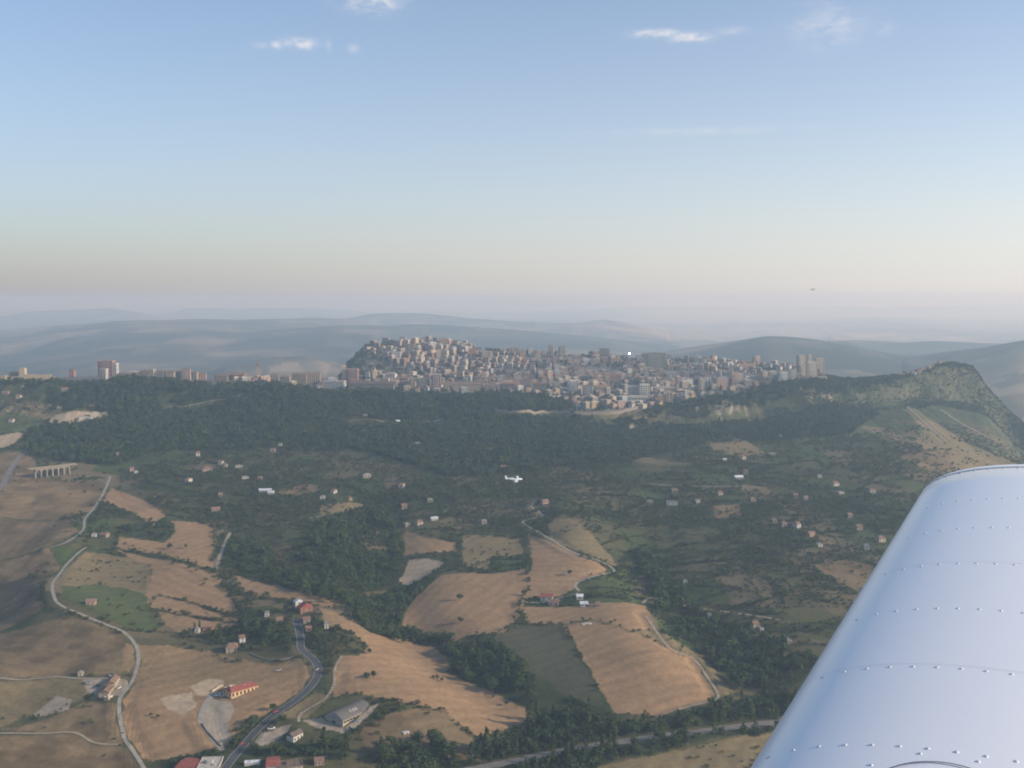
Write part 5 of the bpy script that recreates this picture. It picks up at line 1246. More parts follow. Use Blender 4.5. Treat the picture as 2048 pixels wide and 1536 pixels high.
# ------------------------------------------------------------------ TOWN
def at_rim(u, v, extra=0.0):
    """foot of a building of the town seen at (u, v), stepping past the rim if the sight line meets the slope below it"""
    x, y = ground_at(u, v); t = x / y; r_ = float(np.interp(t, TT, LY[7]))
    if y < r_ + 6: y = r_ + 6
    b_ = float(np.interp(t, TT, LY[9]))
    if y > b_ - 8: y = max(r_ + 6, b_ - 8)
    return t * (y + extra), y + extra
OCC = []
NAMED = []
import re
BL = [ # u0, u1, v top, v foot, wall, roof, roof kind, storeys, label
 (646,690,763,779,'white','pale','flat',4,'long low white block with banded storeys at the rim'),
 (693,716,738,766,'rose','grey','flat',7,'brick red apartment block behind the long white block'),
 (684,692,731,766,'cream','grey','flat',9,'slim cream stair tower beside the brick red block'),
 (704,790,764,781,'stone','browntile','gable',3,'very long stone convent under a red brown roof'),
 (796,813,763,781,'stone','browntile','hip',3,'square stone palace at the end of the convent'),
 (818,830,757,782,'beige','grey','flat',6,'narrow beige block beside the square palace'),
 (832,859,757,782,'stone','grey','flat',6,'broad stone block with dull red centre'),
 (862,882,749,783,'pink','white' if False else 'pale','flat',8,'tall pinkish block with white sunlit flank'),
 (886,963,765,785,'beige','browntile','gable',4,'very long beige barracks at the rim'),
 (970,1000,768,786,'beige','browntile','hip',4,'beige hip roofed hall past the barracks'),
 (1003,1030,764,784,'stone','tile','gable',4,'stone hall under an orange tile roof at the rim'),
 (1135,1157,765,792,'bluegrey','grey','flat',7,'pale grey apartment block above the retaining wall'),
 (1158,1186,752,768,'grey','grey','flat',5,'grey slab block behind the pale grey block'),
 (1188,1198,744,770,'orange','grey','flat',8,'slim bright orange tower block'),
 (1207,1218,745,766,'ochre','tile','flat',6,'ochre block beside the orange tower'),
 (1219,1244,748,764,'peach','tile','gable',4,'peach block with red roof beside the ochre block'),
 (1256,1277,772,800,'white','grey','flat',6,'white apartment block with many square windows above the wall'),
 (1279,1299,768,802,'white','grey','flat',7,'taller white apartment block beside the one with square windows'),
 (1240,1296,793,808,'white','pale','flat',2,'white podium with big square openings below the white blocks'),
 (1308,1349,775,788,'beige','pale','flat',2,'long low beige school with flat roof'),
 (1315,1325,790,810,'ochre','pale','flat',4,'ochre cube house on the wooded rim'),
 (1326,1332,789,809,'pink','pale','flat',4,'narrow pink house on the wooded rim'),
 (1333,1346,784,808,'cream','pale','flat',5,'cream house with three rows of windows on the wooded rim'),
 (1362,1374,755,774,'white','grey','flat',5,'white block standing alone in the park'),
 (1398,1408,757,788,'beige','grey','flat',8,'tall slim beige block near the park'),
 (1409,1421,755,772,'white','grey','flat',5,'white block behind the tall slim beige block'),
 (1430,1461,757,777,'pink','grey','flat',5,'wide pinkish grey apartment slab'),
 (1463,1486,746,775,'peach','tile','flat',8,'big peach apartment block on the rim'),
 (1487,1521,752,771,'white','grey','flat',6,'long white slab with vertical stripes on the rim'),
 (1523,1535,743,770,'beige','grey','flat',8,'grey beige block at the end of the white slab'),
 (1536,1556,743,767,'olive','pale','flat',7,'grey green apartment block on the rim'),
 (1557,1576,745,766,'bluegrey','pale','flat',6,'pale blue apartment block on the rim'),
 (1577,1594,741,763,'grey','grey','flat',7,'dark grey apartment block beside the towers'),
 (1595,1609,711,752,'beige','grey','flat',13,'tallest beige residential tower with white flank'),
 (1597,1612,730,760,'stone','grey','flat',9,'brown block in front of the tallest tower'),
 (1613,1634,724,760,'cream','pale','flat',10,'broad tower with white roof house at the wooded end'),
 (1630,1648,717,745,'beige','grey','flat',9,'last tower of the group beside the wood'),
 (1616,1622,709,735,'cream','grey','flat',9,'very slim tower between the residential towers'),
 (1097,1107,690,712,'cream','grey','flat',7,'white tower block on the ridge by the pines'),
 (1117,1130,692,714,'olive','grey','flat',7,'olive grey tower block on the ridge by the pines'),
 (1104,1114,711,730,'rose','tile','flat',6,'salmon tower block below the ridge pines'),
 (1199,1220,698,716,'beige','tile','flat',5,'beige block with twin penthouses on the ridge'),
 (1286,1332,707,738,'olive','tile','flat',9,'huge block wrapped in green scaffolding'),
 (1334,1343,709,730,'grey','pale','flat',7,'grey block beside the scaffolded block'),
 (1423,1430,711,726,'orange','tile','flat',5,'small orange tower on the back ridge'),
 (1508,1520,712,730,'peach','grey','flat',6,'peach tower with stepped top on the back ridge'),
 (1474,1512,729,741,'peach','tile','gable',3,'long hall with bright orange roof in the town'),
 (810,828,689,708,'stone','tile','flat',6,'stone block with pale pillars below the masts'),
 (783,801,704,719,'white','grey','flat',4,'white villa block on the hill slope'),
 (877,896,677,692,'ochre','grey','flat',4,'ochre terrace block crowning the hill'),
 (937,954,694,713,'orange','tile','hip',5,'orange block on the shoulder of the hill'),
 (963,977,703,720,'beige','grey','flat',5,'beige block on the shoulder of the hill'),
 (978,986,706,720,'cream','tile','flat',4,'cream house beside the beige shoulder block'),
 (872,882,699,714,'cream','tile','flat',4,'cream block halfway up the hill'),
 (1070,1082,706,722,'beige','tile','flat',5,'beige block east of the hill shoulder'),
 (1040,1050,702,716,'peach','tile','flat',4,'peach block east of the hill shoulder'),
 (195,226,722,750,'rose','grey','flat',8,'wide red brown apartment block on the castle ridge'),
 (200,213,738,762,'white','grey','flat',7,'slim white block in front of the red brown one'),
 (226,234,727,750,'white','grey','flat',7,'white stair tower beside the red brown block'),
 (138,148,737,752,'rose','tile','hip',3,'small red house near the castle'),
 (233,253,746,759,'cream','tile','hip',3,'cream house east of the slim white block'),
 (258,278,744,759,'beige','pale','flat',4,'beige terrace on the castle ridge'),
 (280,297,742,759,'stone','tile','flat',4,'stone block on the castle ridge'),
 (298,308,739,759,'cream','grey','flat',5,'pale block with balconies on the castle ridge'),
 (313,327,741,759,'grey','tile','gable',4,'grey gabled house on the castle ridge'),
 (330,348,741,760,'beige','tile','gable',4,'beige pair of gabled houses on the castle ridge'),
 (350,361,744,760,'stone','tile','flat',4,'low stone house on the castle ridge'),
 (362,380,739,762,'pink','tile','flat',6,'pink brick block on the castle ridge'),
 (382,394,743,760,'beige','tile','gable',4,'beige house next to the pink brick block'),
 (395,411,746,760,'peach','tile','gable',3,'peach house next to the bell tower quarter'),
 (428,454,750,763,'stone','browntile','gable',3,'stone monastery wing on the castle ridge'),
 (456,490,747,763,'stone','tile','gable',4,'larger stone monastery wing with orange roof'),
 (540,556,748,767,'stone','tile','flat',4,'stone block east of the bell tower'),
 (560,580,750,768,'beige','tile','hip',4,'beige hip roofed block east of the bell tower'),
 (584,612,745,768,'stone','browntile','gable',5,'stone church hall with wide brown roof'),
 (614,640,744,768,'beige','tile','gable',5,'beige palace with orange roof near the white block'),
 (1105,1120,765,786,'beige','grey','flat',6,'beige block above the wooded rim'),
 (1165,1185,772,800,'grey','tile','flat',6,'grey block with pink roof terrace above the wall'),
 (1190,1215,770,790,'stone','tile','gable',4,'stone row under tiled roof above the wall'),
 (1040,1062,760,780,'pink','tile','flat',5,'pink block at the rim past the stone hall'),
 (1066,1094,764,784,'stone','browntile','hip',4,'stone college at the wooded rim'),
]
for (u0, u1, vt, vb_, wl_, rf, rk, st, lb) in BL:
    uc = (u0 + u1) / 2; x, y = at_rim(uc, vb_, 7.0)
    if vb_ < 752 and 690 < uc < 1645:
        x, y = ground_at(uc, vb_); b_ = float(np.interp(x / y, TT, LY[9]))
        if y > b_ + 10: x, y = x / y * b_, b_
    wd = (u1 - u0) * y / F * .96; z0 = gz(x, y) - 1.5
    k_ = (V0 - vt) / F; ztop = EYE + y * math.tan(math.atan(k_) - PITCH)
    h = max(6., ztop - z0) * (1 if rk == 'flat' else .8); dp = min(max(11., wd * .55), 17.)
    turn = math.radians(-8 + 16 * _h(np.array([int(u0)]), np.array([int(vt)]), 3)[0]) + (math.radians(14) if uc > 1400 else 0)
    nx_ = max(2, int(wd / 4.2)); big_ = st >= 6 and rk == 'flat'
    house('apartment_block' if st >= 5 and rk == 'flat' else 'town_building', x, y + dp/2, wd, dp, h, turn, wl_, rf, rk, lb, 'building', z=z0,
          nx=nx_, nz=st, sides='fr', balc=(st - 1) if big_ and wd > 9 else 0, wf=.62 if 'square' in lb else .42, hf=.55)
    OCC.append((x, y + dp/2, max(wd, dp) * .5)); NAMED.append((x, y, ' '.join(re.split(' with | at | behind | beside | in | under | on | above | past | near | below | of | between ', lb)[0].split()[:7])))

# bell tower, dome, castle
def tower(u, vt, vf, wd, name, label, wall, cap):
    x, y = at_rim(u, vf, 8); z0 = gz(x, y) - 1; ztop = EYE + y * math.tan(math.atan((V0 - vt) / F) - PITCH); h = ztop - z0
    e = link(name, None, None, loc=(x, y, z0), rz=.2); tag(e, label, 'tower')
    link('shaft', MB().box(-wd/2,wd/2,-wd/2,wd/2,0,h*.72).mesh('shaft'), e, WALL[wall])
    link('cornice', MB().box(-wd*.56,wd*.56,-wd*.56,wd*.56,h*.72,h*.75).mesh('cornice'), e, WALL[wall])
    if cap == 'dome':
        n = 12; link('drum', MB().tube((0,0,h*.75),(0,0,h*.85),wd*.42,wd*.42,n).mesh('drum'), e, WALL[wall])
        rings = [[(wd*.42*math.cos(a)*math.cos(2*math.pi*q/n), wd*.42*math.cos(a)*math.sin(2*math.pi*q/n), h*.85 + h*.12*math.sin(a)) for q in range(n)] for a in np.linspace(0, 1.4, 6)]
        link('dome', MB().loft(rings).mesh('dome', True), e, ROOF['tile']); link('lantern', MB().tube((0,0,h*.96),(0,0,h),.5,.2,6).mesh('lantern'), e, WALL['cream'])
    else:
        m = MB()
        for a in (-1,1):
            for b in (-1,1): m.box(a*wd*.38-wd*.12, a*wd*.38+wd*.12, b*wd*.38-wd*.12, b*wd*.38+wd*.12, h*.75, h*.93)
        m.box(-wd*.54,wd*.54,-wd*.54,wd*.54,h*.93,h); link('belfry', m.mesh('belfry'), e, WALL[wall])
        link('bell', MB().tube((0,0,h*.8),(0,0,h*.9),wd*.2,wd*.1,10).mesh('bell'), e, DOORM)
    OCC.append((x, y, wd))
tower(516,724,758,9.5,'bell_tower','tall brown stone cathedral bell tower on the castle ridge','stone','belfry')
tower(749,733,764,8.5,'dome_tower','small domed church tower behind the long convent','sunstone','dome')
tower(688,727,752,7.0,'water_tower','cream round headed tower behind the brick red block','cream','dome')
# castle
x0, y0 = at_rim(60, 760, 12); e = link('castle', None, None, loc=(x0, y0, gz(x0, y0) - 2), rz=.06); tag(e, 'ruined golden stone castle with square tower on the rock', 'castle')
s_ = y0 / F
link('curtain_wall', mesh('curtain_wall', *(lambda P: ([(a*s_, b, c) for b in (-1.4, 1.4) for a, c in P], [tuple(range(len(P))), tuple(range(2*len(P)-1, len(P)-1, -1))] + [(q, q+len(P), (q+1)%len(P)+len(P), (q+1)%len(P)) for q in range(len(P))]))(
    [(-52,0),(48,0),(48,8),(42,9),(40,13),(30,13.5),(28,11.5),(20,12),(10,12.5),(-10,13),(-20,12),(-22,9),(-38,8),(-40,10),(-52,9)])), e, WALL['sunstone'])
link('tower', MB().box(-22*s_, -11*s_, 2, 14, 0, 25).mesh('tower'), e, WALL['sunstone'])
m = MB()
for k in range(4):
    for b in (2.3, 12.7): m.box((-21.7+k*2.9)*s_, (-20.1+k*2.9)*s_, b-.5, b+.5, 25, 26.4)
link('battlement', m.mesh('battlement'), e, WALL['sunstone'])
link('corner_tower', MB().box(-55*s_, -46*s_, -5, 4, -6, 11).mesh('corner_tower'), e, WALL['sunstone'])
link('inner_keep', MB().box(-45*s_, -25*s_, 10, 22, 0, 17).mesh('inner_keep'), e, WALL['stone'])
link('rock', mesh('rock', [(-56*s_,-9,-10),(52*s_,-9,-10),(50*s_,6,-10),(-56*s_,6,-10),(-50*s_,-3,.5),(-20*s_,-2.5,1),(20*s_,-2.4,.6),(47*s_,-3,.3),(47*s_,4,.2),(-50*s_,4,.2)], [(0,1,7,6,5,4),(1,2,8,7),(2,3,9,8),(3,0,4,9),(4,5,6,7,8,9)]), e, WALL['stone'])
OCC.append((x0, y0, 40))
# retaining walls at the rim
wall_run('retaining_wall', [(990,824),(1040,826),(1090,826),(1140,827)], 1.2, 5.0, WALL['stone'], 'long pale retaining wall under the wooded rim')
wall_run('retaining_wall', [(1150,829),(1190,829),(1230,828),(1276,818)], 1.2, 6.0, WALL['stone'], 'curved sandy retaining wall below the white blocks')
# masts
def mast(u, vt, vf, label, dishes):
    x, y = ground_at(u, vf); z0 = gz(x, y) - 1; h = EYE + y * math.tan(math.atan((V0 - vt) / F) - PITCH) - z0
    e = link('radio_mast', None, None, loc=(x, y, z0)); tag(e, label, 'mast'); n = 7
    for k in range(n):
        za, zb2 = h*k/n, h*(k+1)/n; ra, rb_ = 2.0*(1-k/n*.7), 2.0*(1-(k+1)/n*.7); m = MB()
        c3 = [(math.cos(q*2.094), math.sin(q*2.094)) for q in range(3)]
        for q in range(3):
            m.tube((c3[q][0]*ra, c3[q][1]*ra, za), (c3[q][0]*rb_, c3[q][1]*rb_, zb2), .42, .42, 4)
            p = (q+1) % 3; m.tube((c3[q][0]*ra, c3[q][1]*ra, za), (c3[p][0]*rb_, c3[p][1]*rb_, zb2), .22, .22, 4); m.tube((c3[q][0]*rb_, c3[q][1]*rb_, zb2), (c3[p][0]*rb_, c3[p][1]*rb_, zb2), .22, .22, 4)
        link('lattice_section', m.mesh('lattice_section'), e, WALL['white'] if k % 2 else CARP['red'])
    for k in range(dishes):
        link('dish', MB().tube((0,-1.1,h*(.55+.13*k)),(0,-1.7,h*(.55+.13*k)),1.0,1.2,10).mesh('dish'), e, WALL['white'])
mast(819,654,677,'left most radio mast of the hilltop, red and white' if False else 'short red and white radio mast beside the hilltop pines', 1)
mast(831,649,675,'tallest red and white radio mast above the hilltop pines', 2)
mast(843,651,676,'thin radio mast between the tallest mast and the drum topped one', 1)
mast(853,655,677,'radio mast with fat red and white drum head', 0)
x, y = ground_at(853, 677); hh = EYE + y*math.tan(math.atan((V0-655)/F)-PITCH) - gz(x, y)
for o in bpy.data.objects:
    if o.get('label', '').startswith('radio mast with fat'):
        for k, c in enumerate(('red','white','red')): link('antenna_drum', MB().tube((0,0,hh*(.62+.12*k)),(0,0,hh*(.74+.12*k)),1.9,1.9,10).mesh('antenna_drum'), o, CARP[c])

# ---- the mass of houses behind, laid out street by street
r_ = np.random.default_rng(11)
cand = []
for yv in np.arange(2060, 3000, 20.5):
    for xv in np.arange(-560, 700, 18.5):
        x = xv + r_.normal(0, 2.5); y = yv + r_.normal(0, 2.5); t = x / y
        rimy, back = float(np.interp(t, TT, LY[7])), float(np.interp(t, TT, LY[9]))
        uc = 1024 + F * t * .998
        if y < rimy + 14 or y > back + 22: continue
        if uc < 668 and y > back - 8: continue
        if 668 <= uc < 735 and y > rimy + 110 + max(0, uc - 690) * 2: continue
        if uc > 1650: continue
        if fbm(np.array([x/60.]), np.array([y/60.]), 83, 3)[0] > .13: continue
        if 950 < uc < 1145 and y < rimy + 85: continue
        if uc < 860 and 2455 < y < 2470 + (900 - uc) * 1.6: continue
        if any(abs(x-a) < c + 6 and abs(y-b) < c * .7 + 6 for a, b, c in OCC): continue
        if uc < 1000 and y > 2500 and r_.random() < .30: continue
        cand.append((x, y, uc))
print('town houses', len(cand))
wkeys = ['cream','beige','beige','stone','stone','beige','pink','white','grey','grey','stone','peach','bluegrey','cream','ochre']
rkeys = ['tile','browntile','grey','tile','pale','browntile']
hs = []
for x, y, uc in cand:
    tall = r_.random() < .18
    wd, dp = min(26., 8.5 + r_.gamma(1.6, 2.6)), r_.uniform(8.5, 13); h = r_.uniform(12, 19) if tall else r_.uniform(6, 11.5)
    if uc < 760 and y > 2500: h = min(h, 8)
    wl_ = wkeys[r_.integers(len(wkeys))]; rf = rkeys[r_.integers(len(rkeys))]; rk = 'flat' if (tall or rf in ('grey','pale')) else ('gable' if r_.random() < .65 else 'hip')
    if rk == 'flat' and rf in ('tile','browntile'): rf = 'pale'
    if uc < 1000 and y > 2480:
        wl_ = ['stone','beige','pink','stone','grey','cream','beige','brick'][r_.integers(8)]
        if y > 2720 and r_.random() < .35: wd *= 1.6; h = max(h, r_.uniform(11, 16)); rk = 'flat'; rf = ['pale','grey'][r_.integers(2)]
    turn = .35*math.sin(x/130.) + .3*math.cos(y/170.) + (math.pi/2 if r_.random() < .4 else 0) + r_.normal(0,.08)
    hs.append((x, y, wd, dp, h, turn, wl_, rf, rk, uc))
import re as _re
def quarter(x, y, uc):
    best = min(NAMED, key=lambda q: (q[0]-x)**2 + (q[1]-y)**2)
    return 'near the ' + best[2]
def quarter_old(x, y, uc):
    if uc < 668: return 'on the castle ridge'
    if y > 2480 and uc < 1010: return 'on the hill below the radio masts'
    if uc < 1010: return 'behind the convent and barracks'
    if uc < 1290: return 'around the orange tower' if y < 2600 else 'below the ridge pines'
    if uc < 1440: return 'behind the park' if y < 2560 else 'near the scaffolded block'
    return 'behind the rim blocks towards the tall towers'
hs.sort(key=lambda h: -(h[2] * h[4] * (1.6 if h[8] == 'flat' and h[4] > 12 else 1) / (h[1] / 1000.) ** 3))
COLN = dict(tile='orange tiled', browntile='brown tiled', grey='grey', pale='pale')
rest_h = []
for i, (x, y, wd, dp, h, turn, wl_, rf, rk, uc) in enumerate(hs):
    if i < 290:
        q = quarter(x, y, uc); size = 'tall' if h > 12 else ('low' if h < 8 else 'middling')
        lb = '%s %s house with %s %s roof %s' % (size, wl_, COLN[rf], {'gable':'gabled','hip':'hipped','flat':'flat'}[rk], q)
        house('town_house', x, y, wd, dp, h, turn, wl_, rf, rk, lb, 'house', 'town houses ' + q, nx=3 if wd > 11 else 2, nz=max(2, int(h/3.2)), sides='frbl', wf=.34, hf=.45)
    else: rest_h.append((x, y, wd, dp, h, turn, wl_, rf, rk))
def baked(src, mats, rows):
    """many small far houses as one sheet of geometry"""
    V, Fc, M = [], [], []
    return V, Fc, M
SV, SF, SM = [], [], []; smat, sidx = [], {}
def mslot(m):
    if m.name not in sidx: sidx[m.name] = len(smat); smat.append(m)
    return sidx[m.name]
def bake(me, mat, x, y, z, sx, sy, sz, turn, zo):
    c, s = math.cos(turn), math.sin(turn); n = len(SV); k = mslot(mat)
    for v in me.vertices:
        a, b, d = v.co.x*sx, v.co.y*sy, v.co.z*sz; SV.append((x + c*a - s*b, y + s*a + c*b, z + zo + d))
    for p in me.polygons: SF.append(tuple(n + q for q in p.vertices)); SM.append(k)
for x, y, wd, dp, h, turn, wl_, rf, rk in rest_h:
    z = gz(x, y) - 1; rh = {'gable': dp*.26, 'hip': dp*.24, 'flat': .9}[rk]
    bake(UBOX, WALL[wl_], x, y, z, wd, dp, h, turn, 0); bake(UROOF[rk], ROOF[rf], x, y, z, wd, dp, rh, turn, h + (.11*rh if rk != 'flat' else .04))
    c, s = math.cos(turn), math.sin(turn); me = window_mesh(2, max(2, int(h/3.4)), 'fr', .3, .42); n = len(SV); g_ = mslot(GLASS); f_ = mslot(FRAME)
    for v in me.vertices:
        a, b, d = v.co.x*wd, v.co.y*dp, v.co.z*h; SV.append((x + c*a - s*b, y + s*a + c*b, z + d))
    for p in me.polygons: SF.append(tuple(n + q for q in p.vertices)); SM.append(g_ if p.material_index == 0 else f_)
if SV:
    me = mesh('crowded_houses', SV, SF)
    for m_ in smat: me.materials.append(m_)
    me.polygons.foreach_set('material_index', SM); me.update()
    tag(link('crowded_houses', me), 'crowded far houses packed between the larger town buildings', kind='stuff')
# houses of the hamlet on the bluff
k = 0
for u_, v_ in [(1838,738),(1846,735),(1853,731),(1860,729),(1866,726),(1872,724),(1879,724),(1886,723),(1845,729),(1856,726),(1832,744),(1824,747),(1815,750),(1806,752),(1798,753),(1838,747),(1828,750),(1843,742),(1868,731),(1858,738)]:
    x, y = at_rim(u_, v_, 4); q = r_.random(2)
    wl_ = ['white','cream','pink','beige'][k % 4]; rf, rk = [('tile','gable'),('grey','flat'),('tile','hip')][k % 3]
    house('bluff_house', x, y, 8 + 4*q[0], 8, 5 + 2*q[1], q[0], wl_, rf, rk, '%s house with %s roof in the hamlet climbing the bluff' % (wl_, rf.replace('tile','tiled')), 'house', 'hamlet houses on the bluff', nx=2, nz=2)
    k += 1
# a tilted glass roof that throws the low sun back
x, y = ground_at(1259, 709); z0 = gz(x, y)
e = link('glass_roofed_hall', None, None, loc=(x, y, z0)); tag(e, 'hall on the ridge whose tilted glass roof flashes in the sun', 'building')
link('wall', MB().box(-6,6,-4,4,-2,5).mesh('wall'), e, WALL['white'])
tocam = (Vector((0,0,EYE)) - Vector((x, y, z0 + 7))).normalized(); nrm = (tocam + SUN_DIR).normalized()
mir, mn, ml, mb_ = new_mat('polished_glass_roof'); mb_.inputs['Base Color'].default_value = (.8,.8,.8,1); mb_.inputs['Metallic'].default_value = 1; mb_.inputs['Roughness'].default_value = .18
p = link('glass_roof', MB().box(-5.5,5.5,-2.6,2.6,-.1,.1).mesh('glass_roof'), e, mir, loc=(0,-1,7.2)); p.rotation_euler = nrm.to_track_quat('Z','Y').to_euler()
link('roof_post', MB().box(-.4,.4,-1.4,-.6,5,7.1).mesh('roof_post'), e, PIPE)
print('town done')

# ------------------------------------------------------------------ AIRCRAFT
PAINT, pn, pl, pb = new_mat('white_aircraft_paint')
pb.inputs['Base Color'].default_value = (.88,.88,.88,1); pb.inputs['Roughness'].default_value = .4; pb.inputs['Specular IOR Level'].default_value = .5
pb.inputs['Coat Weight'].default_value = .7; pb.inputs['Coat Roughness'].default_value = .2
tcn = pn.new('ShaderNodeTexCoord'); nz1 = pn.new('ShaderNodeTexNoise'); nz1.inputs['Scale'].default_value = 3.5; nz1.inputs['Detail'].default_value = 4
pl.new(tcn.outputs['Object'], nz1.inputs['Vector'])
bmp = pn.new('ShaderNodeBump'); bmp.inputs['Strength'].default_value = .06; bmp.inputs['Distance'].default_value = .02
pl.new(nz1.outputs['Fac'], bmp.inputs['Height']); pl.new(bmp.outputs[0], pb.inputs['Normal'])
mp = pn.new('ShaderNodeMapRange'); mp.inputs[3].default_value = .34; mp.inputs[4].default_value = .46; pl.new(nz1.outputs['Fac'], mp.inputs[0]); pl.new(mp.outputs[0], pb.inputs['Roughness'])
SEAM = plain('panel_seam', (.16,.17,.21), .6, .1, 5)
RIV = plain('painted_rivet', (.66,.67,.70), .3, .05, 5, .5)
# own wing: span runs away from the cabin, leading edge on the left
CHORD, PSI, DIH, TH, INC = 1.6, .4888, .0646, .1645, .007
S_ = Vector((math.sin(PSI)*math.cos(DIH), math.cos(PSI)*math.cos(DIH), math.sin(DIH))); C_ = Vector((math.cos(PSI), -math.sin(PSI), 0)); N_ = C_.cross(S_).normalized()
if N_.z < 0: N_ = -N_
O_ = Vector((.5456, 2.3139, -1.0138 + EYE))
wing = link('aircraft_wing', None, None); wing.matrix_world = Matrix(((C_.x, S_.x, N_.x, O_.x), (C_.y, S_.y, N_.y, O_.y), (C_.z, S_.z, N_.z, O_.z), (0,0,0,1)))
tag(wing, 'white riveted aircraft wing with rounded tip reaching out beside the viewer', 'wing')
def camb(c): return .02/.16*(.8*c - c*c) if c < .4 else .02/.36*(.2 + .8*c - c*c)
def thk(c): return 5*TH*(.2969*math.sqrt(max(c,0)) - .126*c - .3516*c*c + .2843*c**3 - .1036*c**4)
def up_z(c): return (camb(c) + thk(c))*CHORD - c*CHORD*math.sin(INC)
def lo_z(c): return (camb(c) - thk(c))*CHORD - c*CHORD*math.sin(INC)
CS = [((1 - math.cos(math.pi*k/34))/2) for k in range(35)]
def section(s, shrink=1.0, le=0.0, zmid=0.0):
    """closed aerofoil section at span s; the tip shrinks it towards its mean line"""
    P = []
    for c in CS[::-1]: P.append((le + c*(CHORD-le*1.4), s, zmid + (up_z(c)-zmid)*shrink))
    for c in CS[1:-1]: P.append((le + c*(CHORD-le*1.4), s, zmid + (lo_z(c)-zmid)*shrink))
    return P
TIP = 2.60
rings = [section(s) for s in np.linspace(-1.6, TIP, 24)]
link('wing_skin', MB().loft(rings, cap=True).mesh('wing_skin', True), wing, PAINT)
tr = []
for k in range(13):
    a = k / 12 * math.pi / 2; tr.append(section(TIP + .004 + .20*math.sin(a), max(.03, math.cos(a)**.62), .16*(1-math.cos(a)**.8), up_z(.3)*.45))
link('wing_tip', MB().loft(tr, cap=True).mesh('wing_tip', True), wing, PAINT)
# seam of the tip fairing
def strip(name, s, w_, c0, c1, lift, mat, n=40):
    v, f = [], []
    for k in range(n+1):
        c = c0 + (c1-c0)*(k/n)**1.6
        for ds in (-w_, w_): v.append((c, s+ds, up_z(c/CHORD)+lift))
    for k in range(n): f.append((2*k, 2*k+1, 2*k+3, 2*k+2))
    return link(name, mesh(name, v, f, True), wing, mat)
strip('tip_seam', TIP + .001, .0035, .004, 1.2, .0012, SEAM)
def rivets(name, pts, r=.0044, h=.0018):
    m = MB()
    for c, s in pts:
        z = up_z(c/CHORD); g = (up_z((c+.01)/CHORD) - up_z((c-.01)/CHORD)) / .02 if c > .012 else 0
        n = 8; ring = lambda q, zz: [(c + q*math.cos(2*math.pi*k/n), s + q*math.sin(2*math.pi*k/n), z + zz + g*q*math.cos(2*math.pi*k/n)) for k in range(n)]
        m.loft([ring(r*1.05, -.002), ring(r, h*.35), ring(r*.62, h), ring(.0008, h*1.12)])
    o = link(name, m.mesh(name, True), wing, RIV); tag(o, kind='stuff'); return o
for k, c0 in enumerate((.05, .0686, .0705, .0787, .0877, .0945)):
    rivets('rivet_row', [(c0 + .052*i, -.1158 + .4301*k) for i in range(22)])
rivets('rivet_row', [(.10 + .055*i, TIP - .012) for i in range(20)], .0045)
rivets('rivet_row', [(.62, -.3 + .075*i) for i in range(34)])
rivets('rivet_row', [(.40 + .15*math.cos(a), -.283 + .15*math.sin(a)) for a in np.linspace(.5, 2.6, 4)])
# faint skin laps at every second rib
for k in (1, 3): strip('skin_lap', -.1158 + .4301*k + .018, .0006, .01, 1.3, .0009, plain('skin_lap', (.55,.56,.6), .4, .05) if k == 1 else bpy.data.materials['skin_lap'])
# fuel filler: thin dark ring flush in the skin, cap with a raised lever
v, f = [], []
n = 48; cc, cs_, R0 = .40, -.283, .112
for k in range(n):
    a = 2*math.pi*k/n
    for q in (R0 - .0022, R0 + .0022):
        c = cc + q*math.cos(a); v.append((c, cs_ + q*math.sin(a), up_z(c/CHORD) + .0022))
for k in range(n): f.append((2*k, 2*k+1, (2*k+3) % (2*n), (2*k+2) % (2*n)))
ringo = link('filler_ring', mesh('filler_ring', v, f), wing, SEAM)
cz = up_z(cc/CHORD)
link('filler_cap', MB().tube((cc, cs_, cz-.004), (cc, cs_, cz+.004), .06, .058, 28).mesh('filler_cap'), ringo, PAINT)
link('cap_lever', MB().box(cc-.006, cc+.03, cs_+.048, cs_+.06, cz+.004, cz+.012).box(cc-.006, cc+.004, cs_+.01, cs_+.06, cz+.004, cz+.014).mesh('cap_lever'), ringo, DOORM)

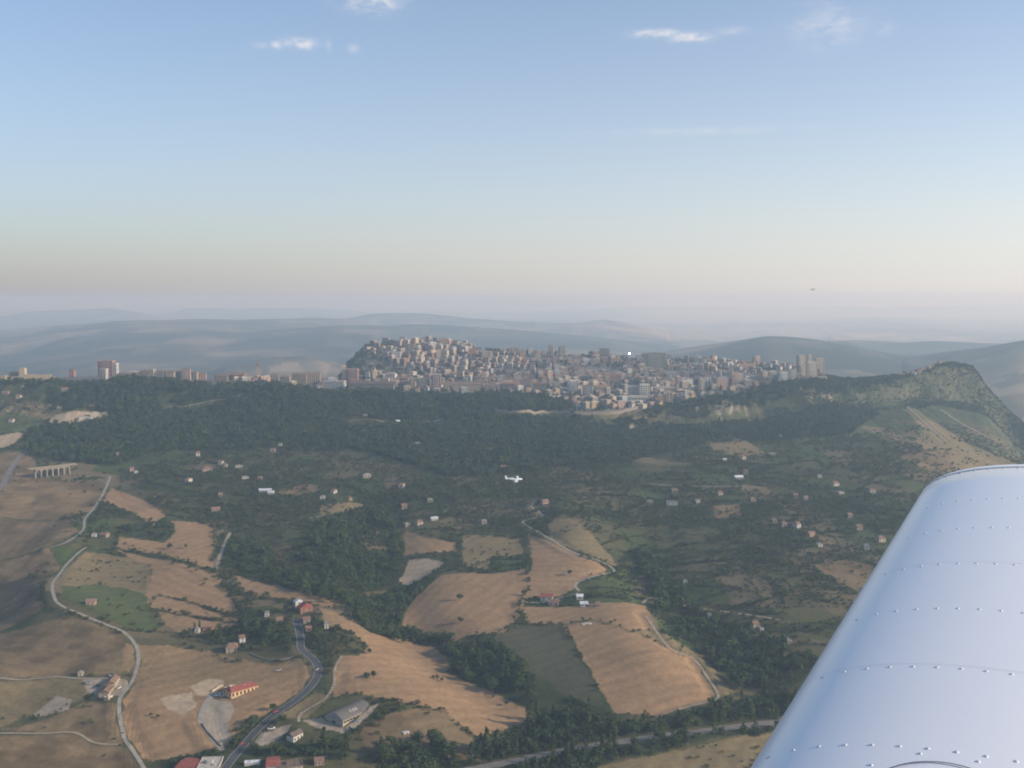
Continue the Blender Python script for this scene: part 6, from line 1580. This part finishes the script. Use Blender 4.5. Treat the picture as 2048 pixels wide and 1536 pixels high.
def light_aircraft(name, loc, heading, label, paint, bank=0):
    e = link(name, None, None, loc=loc); e.rotation_euler = (bank, 0, heading); tag(e, label, 'aircraft')
    n = 12
    st = [(-4.0,.10,.12,.25),(-2.6,.28,.32,.15),(-1.0,.5,.62,.08),(.4,.56,.72,.1),(1.3,.5,.5,0),(2.3,.45,.45,-.05),(2.9,.34,.36,-.05),(3.15,.14,.14,-.05)]
    link('fuselage', MB().loft([[(x, ry*math.cos(2*math.pi*k/n), z + rz*math.sin(2*math.pi*k/n)) for k in range(n)] for x, ry, rz, z in st]).mesh('fuselage', True), e, paint)
    def slab(x0, x1, y, th, z, zt_, sweep=.1):
        return MB().loft([[(x0+sweep,-y,zt_),(x1,-y,zt_),(x1,-y,zt_+th),((x0+x1)/2,-y,zt_+th*1.4)], [(x0,0,z),(x1+.1,0,z),(x1+.1,0,z+th*1.3),((x0+x1)/2,0,z+th*1.8)], [(x0+sweep,y,zt_),(x1,y,zt_),(x1,y,zt_+th),((x0+x1)/2,y,zt_+th*1.4)]])
    link('main_wing', slab(-.2, 1.35, 4.7, .12, -.45, -.1).mesh('main_wing'), e, paint)
    link('tailplane', slab(-4.2, -3.4, 1.6, .07, .25, .25).mesh('tailplane'), e, paint)
    link('fin', MB().loft([[(-4.3,-.05,.2),(-3.0,-.05,.3),(-3.0,.05,.3),(-4.3,.05,.2)], [(-4.5,-.03,1.6),(-4.0,-.03,1.6),(-4.0,.03,1.6),(-4.5,.03,1.6)]]).mesh('fin'), e, paint)
    link('canopy', MB().loft([[(-.9,-.3,.55),(-.9,.3,.55),(-.6,.2,.7),(-.6,-.2,.7)], [(.3,-.48,.6),(.3,.48,.6),(.3,.3,1.02),(.3,-.3,1.02)], [(1.2,-.42,.42),(1.2,.42,.42),(1.1,.3,.5),(1.1,-.3,.5)]]).mesh('canopy'), e, GLASS)
    pr = link('propeller', MB().box(3.12,3.2,-.95,.95,-.14,.02).mesh('propeller'), e, RUBBER); link('spinner', MB().tube((3.1,0,-.05),(3.42,0,-.05),.16,.03,10).mesh('spinner'), pr, paint)
    for sy in (-1.4, 1.4):
        g = link('landing_gear', MB().tube((.5,sy,-.3),(.45,sy,-.95),.06,.05,6).mesh('landing_gear'), e, paint); link('wheel', MB().tube((.45,sy-.08,-.95),(.45,sy+.08,-.95),.2,.2,10).mesh('wheel'), g, RUBBER)
t_, k_ = ray(1030., 958.)
light_aircraft('light_aircraft', (float(t_)*470, 470, EYE + float(k_)*470), math.radians(-4), 'white low wing aeroplane flying over the valley wood', PAINT, .12)
t_, k_ = ray(1625., 579.)
light_aircraft('light_aircraft', (float(t_)*1650, 1650, EYE + float(k_)*1650), math.radians(188), 'dark speck of an aeroplane above the horizon', CARP['dark'], 0)  # backlit shade put into its colour: dark paint all over
print('aircraft done')
# ------------------------------------------------------------------ HAZE
hm = bpy.data.materials.new('haze_air'); hm.use_nodes = True
hn, hl = hm.node_tree.nodes, hm.node_tree.links
hn.remove(hn['Principled BSDF'])
pv = hn.new('ShaderNodeVolumePrincipled')
pv.inputs['Color'].default_value = (.60, .80, .99, 1)
pv.inputs['Absorption Color'].default_value = (1, 1, 1, 1)
pv.inputs['Density'].default_value = 0.000125
pv.inputs['Anisotropy'].default_value = .3
hl.new(pv.outputs[0], hn['Material Output'].inputs['Volume'])
zb = float(Z.min()) + EYE - 1.0
hz = link('haze', MB().box(-300000, 300000, -4000, 95000, zb, EYE + 50).mesh('haze'), None)
hz.data.materials.append(hm)
tag(hz, 'pale summer haze filling the air over the valley', kind='stuff')
